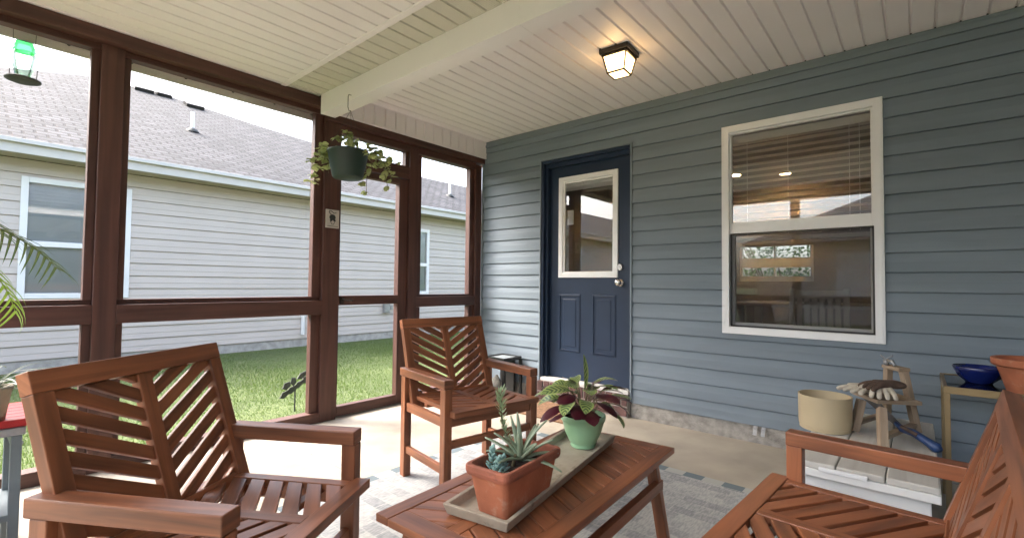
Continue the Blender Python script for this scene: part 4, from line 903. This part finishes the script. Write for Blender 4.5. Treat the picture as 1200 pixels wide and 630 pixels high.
# garden stake in the lawn
gs = tag(empty('garden_stake', (-.95, -1.60, -.13)), 'dark leaf shaped metal garden stake in the grass beside the second post', 'garden ornament')
m = MB(); m.tube([(0, 0, 0), (0, 0, .20)], .006, 6); m.build('rod', M['iron'], gs)
m = MB()
def lobe(cy, cz, ry, rz, rot, n=10):
    pts = []
    for k in range(n): a = 2 * math.pi * k / n; r = 1 + .28 * (k % 2); u, v = ry * r * math.cos(a), rz * r * math.sin(a); pts.append((cy + u * math.cos(rot) - v * math.sin(rot), cz + u * math.sin(rot) + v * math.cos(rot)))
    m.prism(pts, lambda a, b, t: (t - a * .5, a, b), -.004, .004)
for cy, cz, ry, rz in ((-.10, .155, .045, .02), (-.03, .175, .045, .022), (.04, .20, .04, .02), (.11, .225, .045, .022), (-.085, .215, .035, .024), (-.02, .235, .025, .028), (.075, .265, .05, .02), (.15, .285, .04, .018)): lobe(cy, cz, ry, rz, .3)
m.build('cutout', M['iron'], gs); gs.scale = (1.25, 1.25, 1.25)

# ------------------------------------------------------------------ red topped cart, pot, palm
ct = tag(empty('side_cart', (.80, -3.86, 0)), 'metal work table with red top and blue grey legs at the left edge', 'table')
m = MB()
for k in range(6): m.box(-.20 + k * .063, -.20 + k * .063 + .060, -.30, .30, .545, .575, 1)
m.build('table_top', M['red_paint'], ct, bevel=.004)
m = MB(); m.box(-.185, .185, -.285, .285, .515, .544); m.build('frame', M['galvanized'], ct, bevel=.003)
for sx in (-1, 1):
    for sy in (-1, 1):
        m = MB(); m.box(sx * .165 - .016, sx * .165 + .016, sy * .26 - .016, sy * .26 + .016, 0, .514, 2); m.tube([(sx * .165, sy * .26, .48), (sx * .165, sy * (.26 + .02), .48)], .008, 8); m.build('leg', M['grey_paint'], ct, bevel=.003)
m = MB(); m.box(-.18, .18, -.27, .27, .19, .215); m.box(-.148, .148, .25, .272, .45, .51); m.build('shelf', M['grey_paint'], ct, bevel=.003)
sp = tag(empty('plant_pot', (.93, -3.68, .575)), 'pale plant pot on the red table top at the left edge', 'pot')
m = MB(); m.lathe([(.001, 0), (.05, 0), (.066, .11), (.071, .115), (.071, .13), (.064, .13), (.06, .11), (.001, .108)], (0, 0, 0), 24); m.build('pot_body', M['clay'], sp, smooth=True)
ss = tag(empty('strap_plant', (.93, -3.68, .685)), 'arching grey green strap leaved plant in the pale pot on the red table', 'plant'); lf = MB(); rc = random.Random(4)
for k in range(16):
    a = rc.uniform(0, 6.28); e = rc.uniform(.35, 1.2); lf.leaf((math.cos(a) * .01, math.sin(a) * .01, 0), (math.cos(a) * math.cos(e), math.sin(a) * math.cos(e), math.sin(e)), (0, 0, 1), rc.uniform(.22, .38), .014, rc.uniform(.8, 1.7), .4, 10, wfn=lambda t: (1 - t) ** .5)
lf.leaf((0, .02, .05), (.25, .75, .55), (0, 0, 1), .30, .010, 1.5, .4, 10, wfn=lambda t: (1 - t) ** .5); lf.leaf((0, .02, .03), (.1, .8, .25), (0, 0, 1), .26, .012, .9, .4, 10, wfn=lambda t: (1 - t) ** .5)
lf.build('leaves', M['strap'], ss)
pm_ = tag(empty('potted_palm', (1.45, -3.98, 0)), 'potted palm at the left whose feathery fronds reach into view before the screen', 'palm')
m = MB(); m.lathe([(.001, 0), (.11, 0), (.15, .26), (.16, .27), (.16, .30), (.145, .30), (.14, .27), (.001, .26)], (0, 0, 0), 28); m.build('pot_body', M['terracotta'], pm_, smooth=True)
m = MB(); m.tube([(0, 0, .25), (.005, 0, .6), (0, .005, 1.30)], [.03, .024, .018], 10); m.build('trunk', M['bark'], pm_)
def frond(parent, tip_dir, L, droop, m1, name='frond', side_l=.17):
    d = Vector(tip_dir).normalized(); p = Vector((0, 0, 1.29)); upv = Vector((0, 0, 1)); sidev = d.cross(upv).normalized(); n = 22; fb = MB(); pts = [p.copy()]
    for i in range(n):
        t = i / n; ang = -droop / n; u2 = sidev.cross(d).normalized(); d = (d * math.cos(ang) + u2 * math.sin(ang)).normalized(); p = p + d * (L / n); pts.append(p.copy())
        if t > .18:
            for s in (-1, 1):
                u2 = sidev.cross(d).normalized(); ld = (d * .75 + sidev * s * .8 + u2 * random.uniform(-.15, .15)); fb.leaf(p, ld, u2, side_l * (1 - .55 * abs(t - .5) * 1.2), .010, .7, .3, 4, wfn=lambda t: (1 - t) ** .6)
    fb.tube(pts, [.005 - .004 * i / n for i in range(n + 1)], 5); return fb.build(name, m1, parent)
frond(pm_, (-.55, .80, .42), .60, 1.2, M['palm']); frond(pm_, (-.50, .80, .12), .54, 1.4, M['palm_fresh']); frond(pm_, (-.75, .5, .62), .55, 1.1, M['palm']); frond(pm_, (.6, -.5, .7), .5, 1.2, M['palm']); frond(pm_, (-.3, -.9, .6), .5, 1.2, M['palm']); frond(pm_, (-.95, .1, .5), .5, 1.2, M['palm'])

# ------------------------------------------------------------------ black lantern stand and stone by the door
bs = tag(empty('plant_stand', (.475, -.175, 0)), 'small black metal stand with a glass top against the siding left of the door', 'stand')
m = MB(); a = .125
for p, q in (((-a, -a), (a, -a)), ((a, -a), (a, a)), ((a, a), (-a, a)), ((-a, a), (-a, -a))): m.bar((p[0], p[1], .385), (q[0], q[1], .385), .022, .03)
m.build('top_frame', M['black_metal'], bs)
m = MB(); m.box(-a + .011, a - .011, -a + .011, a - .011, .386, .391); m.build('top_glass', mat('pale_glass', (.36, .40, .42), .15, .05, 4), bs)
for sx in (-1, 1):
    for sy in (-1, 1): m = MB(); m.box(sx * a - .013, sx * a + .013, sy * a - .013, sy * a + .013, 0, .37); m.build('leg', M['black_metal'], bs)
m = MB(); m.box(-a + .014, .06, a - .03, a - .008, .02, .37); m.build('back_panel', M['black_metal'], bs)
m = MB(); rc = random.Random(2); rings = []
for i in range(8):
    t = i / 7; r0 = (.075, .085, .086, .08, .07, .058, .04, .012)[i]; rings.append([((r0 + rc.uniform(-.008, .008)) * math.cos(2 * math.pi * k / 14) * .9, (r0 + rc.uniform(-.008, .008)) * math.sin(2 * math.pi * k / 14) * .6, .25 * t) for k in range(14)])
loft(m, rings); o = m.build('garden_stone', M['stone'], smooth=True); o.location = (.56, -.36, 0); tag(o, 'rough mottled grey stone standing in front of the black metal stand', 'stone')

# ------------------------------------------------------------------ white bench with its things
BZ = .36; wb = tag(empty('bench', (3.462, -.74, 0)), 'low white painted bench with worn plank top below the window', 'bench')
m = MB()
for k in range(3): m.box(-.25 + k * .1675, -.25 + k * .1675 + .163, -.575, .575, BZ - .028, BZ, 1)
m.build('plank_top', M['whitewash'], wb, bevel=.005)
m = MB(); m.box(-.252, .2505, -.5785, -.555, BZ - .062, BZ - .029); 
for s in (-1, 1): m.box(s * .239 - .012, s * .239 + .012, -.553, .57, BZ - .062, BZ - .029)
m.build('top_edge', M['white_paint'], wb, bevel=.003)
m = MB(); m.box(-.222, .222, -.53, -.51, 0, BZ - .03); m.build('front_panel', M['white_paint'], wb, bevel=.003)
for s in (-1, 1): m = MB(); m.box(s * .212 - .01, s * .212 + .01, -.509, .53, 0, BZ - .03); m.build('side_panel', M['white_paint'], wb, bevel=.003)
m = MB(); m.box(-.145, .025, -.5905, -.5795, BZ - .030, BZ - .012); m.box(-.130, -.12, -.58, -.575, BZ - .028, BZ - .014); m.build('batten', M['white_vinyl'], wb, bevel=.002)
tpot = MB(); tpot.lathe([(.001, 0), (.112, 0), (.118, .004), (.119, .02), (.121, .022), (.1225, .05), (.124, .175), (.1245, .182), (.1175, .182), (.114, .06), (.001, .055)], (0, 0, 0), 44)
o = tpot.build('cylinder_pot', M['tan_pot'], smooth=True); o.location = (3.262, -.70, BZ + .0005); o.modifiers.new('es', 'EDGE_SPLIT').split_angle = math.radians(35); tag(o, 'empty tan cylindrical pot on the left of the white bench', 'pot')
# little step ladder
sl_ = tag(empty('step_ladder', (0, 0, BZ)), 'small weathered wooden step ladder standing on the white bench', 'step ladder')
FL, FR, BR, BL = Vector((3.385, -.633, 0)), Vector((3.518, -.871, 0)), Vector((3.640, -.43, 0)), Vector((3.505, -.24, 0))
tFL, tFR = Vector((3.416, -.61, .165)), Vector((3.508, -.77, .165))
tBL, tBR = Vector((3.520, -.34, .315)), Vector((3.588, -.43, .315))
for a, b in ((FL, tFL), (FR, tFR)): m = MB(); m.bar(a, b, .045, .034, up=(1, .5, 0)); m.build('leg', M['weathered'], sl_, bevel=.003)
for a, b in ((BL, tBL), (BR, tBR)): m = MB(); m.bar(a, b, .05, .028, up=(1, .5, 0)); m.build('leg', M['weathered'], sl_, bevel=.003)
def step_(c0, c1, w_, z, name, over=.03):
    d = (c1 - c0).normalized(); n2 = Vector((-d.y, d.x, 0)); c = (c0 + c1) / 2; m = MB(); m.frame_box((c.x, c.y, z), d, n2, (0, 0, 1), (c1 - c0).length + 2 * over, w_, .02, 0); return m.build(name, M['weathered'], sl_, bevel=.003)
mid0, mid1 = (tFL + BL.lerp(tBL, .55)) / 2, (tFR + BR.lerp(tBR, .55)) / 2
step_(mid0, mid1, .21, .177, 'step', .03); step_(tBL, tBR, .06, .321, 'step', .010)
m = MB(); m.bar(FL.lerp(tFL, .25), BL.lerp(tBL, .12), .03, .02); m.bar(FR.lerp(tFR, .25), BR.lerp(tBR, .12), .03, .02); m.build('brace', M['weathered'], sl_, bevel=.002)
# tap like fitting on top
m = MB(); c = Vector((3.512, -.375, BZ + .332)); m.tube([c, c + Vector((0, 0, .03))], .014, 10); m.tube([c + Vector((0, 0, .022)), c + Vector((.03, -.03, .026)), c + Vector((.04, -.045, .004))], [.009, .009, .006], 8); m.tube([c + Vector((-.024, .02, .05)), c + Vector((0, 0, .03)), c + Vector((.03, -.01, .055))], .005, 6)
o = m.build('tap_fitting', M['galvanized'], smooth=True); tag(o, 'small metal tap fitting on the top step of the wooden ladder', 'tap')
# gloves: skinned hand shapes
def glove(name, m_, wrist, pdir, up, scale, label, spread=.22, curl=.5):
    pdir = Vector(pdir).normalized(); up = Vector(up).normalized(); sd_ = pdir.cross(up).normalized(); up = sd_.cross(pdir); W_ = Vector(wrist)
    vs = [W_, W_ + pdir * .05 * scale, W_ + pdir * .10 * scale]; es = [(0, 1), (1, 2)]; rad = [.036, .032, .034]
    for k in range(4):
        off = (k - 1.5) * .022 * scale; b = W_ + pdir * .115 * scale + sd_ * off; d = (pdir + sd_ * (k - 1.5) * spread).normalized(); i0 = len(vs); vs.append(b); es.append((2, i0)); rad.append(.015); p = b
        for j in range(3):
            d = (d - up * curl * (.25 + .3 * j)).normalized(); p = p + d * (.026 - .004 * j) * scale; vs.append(p.copy()); es.append((len(vs) - 2, len(vs) - 1)); rad.append(.0125 - .001 * j)
    i0 = len(vs); p = W_ + pdir * .055 * scale + sd_ * .038 * scale; vs.append(p); es.append((1, i0)); rad.append(.017); d = (pdir * .6 + sd_).normalized()
    for j in range(2): p = p + d * .030 * scale; d = (d + pdir * .5 - up * .2).normalized(); vs.append(p.copy()); es.append((len(vs) - 2, len(vs) - 1)); rad.append(.0135)
    me = bpy.data.meshes.new(name); me.from_pydata([tuple(v) for v in vs], es, []); me.materials.append(m_); o = bpy.data.objects.new(name, me); COL.objects.link(o)
    md = o.modifiers.new('skin', 'SKIN'); 
    for i, sv in enumerate(me.skin_vertices[0].data): sv.radius = (rad[i] * scale * (1.0 if i > 2 else 1.25), rad[i] * scale * (.8 if i > 2 else .55))
    me.skin_vertices[0].data[0].use_root = True
    ss_ = o.modifiers.new('sub', 'SUBSURF'); ss_.levels = 1; ss_.render_levels = 2; md.use_smooth_shade = True
    return tag(o, label, 'glove', 'work gloves on the ladder step')
gz = BZ + .212
glove('work_glove', M['glove'], (3.50, -.52, gz + .012), (-.62, -.78, .02), (0, 0, 1), 1.25, 'off white work glove under the brown one, fingers over the ladder step edge', .25, .25)
glove('work_glove', M['glove_brown'], (3.60, -.58, gz + .05), (-.8, -.55, .02), (0, 0, 1), 1.15, 'brown palmed work glove on top of the glove pile', .2, .55)
glove('work_glove', M['glove'], (3.49, -.57, gz + .045), (.15, -.97, -.12), (0, 0, 1), 1.05, 'pale work glove hanging its fingers over the right front leg of the ladder', .2, .8)
# pruning saw
pw = tag(empty('pruning_saw', (0, 0, 0)), 'pruning saw with blue handle leaning among the ladder legs on the white bench', 'saw')
A, B, Cc = Vector((3.40, -.50, BZ + .20)), Vector((3.575, -.70, BZ + .075)), Vector((3.71, -.80, BZ + .025))
m = MB(); d = (B - A).normalized(); pn = d.cross(Vector((.6, .75, 0))).normalized(); m.add([A + pn * .030, A - pn * .03, B - pn * .014, B + pn * .014] + [p + Vector((.002, .0025, 0)) for p in (A + pn * .030, A - pn * .03, B - pn * .014, B + pn * .014)], [(0, 1, 2, 3), (7, 6, 5, 4), (0, 4, 5, 1), (1, 5, 6, 2), (2, 6, 7, 3), (3, 7, 4, 0)]); m.build('blade', M['saw_blade'], pw)
m = MB(); m.tube([B - d * .025, B + d * .02, B.lerp(Cc, .4) + Vector((0, 0, .008)), B.lerp(Cc, .75) + Vector((0, 0, .004)), Cc, Cc + Vector((.012, -.012, -.006))], [.010, .017, .018, .019, .025, .014], 12); m.build('handle', M['saw_handle'], pw, smooth=True)
m = MB(); q = B.lerp(Cc, .55) + Vector((-.006, -.012, .012)); m.tube([B.lerp(Cc, .1) + Vector((-.006, -.012, .010)), q], [.009, .010], 8); m.build('grip_inlay', M['glove_brown'], pw)

# ------------------------------------------------------------------ gold side table
gt = tag(empty('side_table', (4.06, -.44, 0)), 'tall narrow gold side table with black glass top by the siding', 'side table')
GW, GD, GH = .32, .24, .655
for sx in (-1, 1):
    for sy in (-1, 1): m = MB(); m.box(sx * (GW - .014) - .011, sx * (GW - .014) + .011, sy * (GD - .014) - .011, sy * (GD - .014) + .011, 0, GH - .034, 2); m.build('leg', M['gold'], gt, bevel=.002)
m = MB()
for s in (-1, 1): m.box(-GW, GW, s * (GD - .0075) - .0075, s * (GD - .0075) + .0075, GH - .034, GH); m.box(s * (GW - .0075) - .0075, s * (GW - .0075) + .0075, -GD + .0155, GD - .0155, GH - .034, GH - .0005)
m.build('top_frame', M['gold'], gt, bevel=.002)
m = MB(); m.box(-GW + .016, GW - .016, -GD + .016, GD - .016, GH - .012, GH - .004); m.build('top_glass', M['black_glass'], gt)
m = MB(); m.lathe([(.001, 0), (.05, 0), (.055, .008), (.078, .03), (.094, .062), (.099, .078), (.096, .081), (.088, .066), (.06, .03), (.001, .022)], (0, 0, 0), 40); o = m.build('bowl', M['cobalt'], smooth=True); o.location = (3.88, -.43, GH - .003); tag(o, 'glossy cobalt blue bowl on the gold side table', 'bowl')
m = MB(); m.lathe([(.001, 0), (.085, 0), (.118, .115), (.130, .118), (.136, .124), (.137, .150), (.133, .154), (.122, .152), (.118, .13), (.001, .10)], (0, 0, 0), 44); o = m.build('terracotta_pot', M['terracotta'], smooth=True); o.modifiers.new('es', 'EDGE_SPLIT').split_angle = math.radians(40); o.location = (4.045, -.60, GH - .003); tag(o, 'wide terracotta pot on the gold side table at the right edge', 'pot')
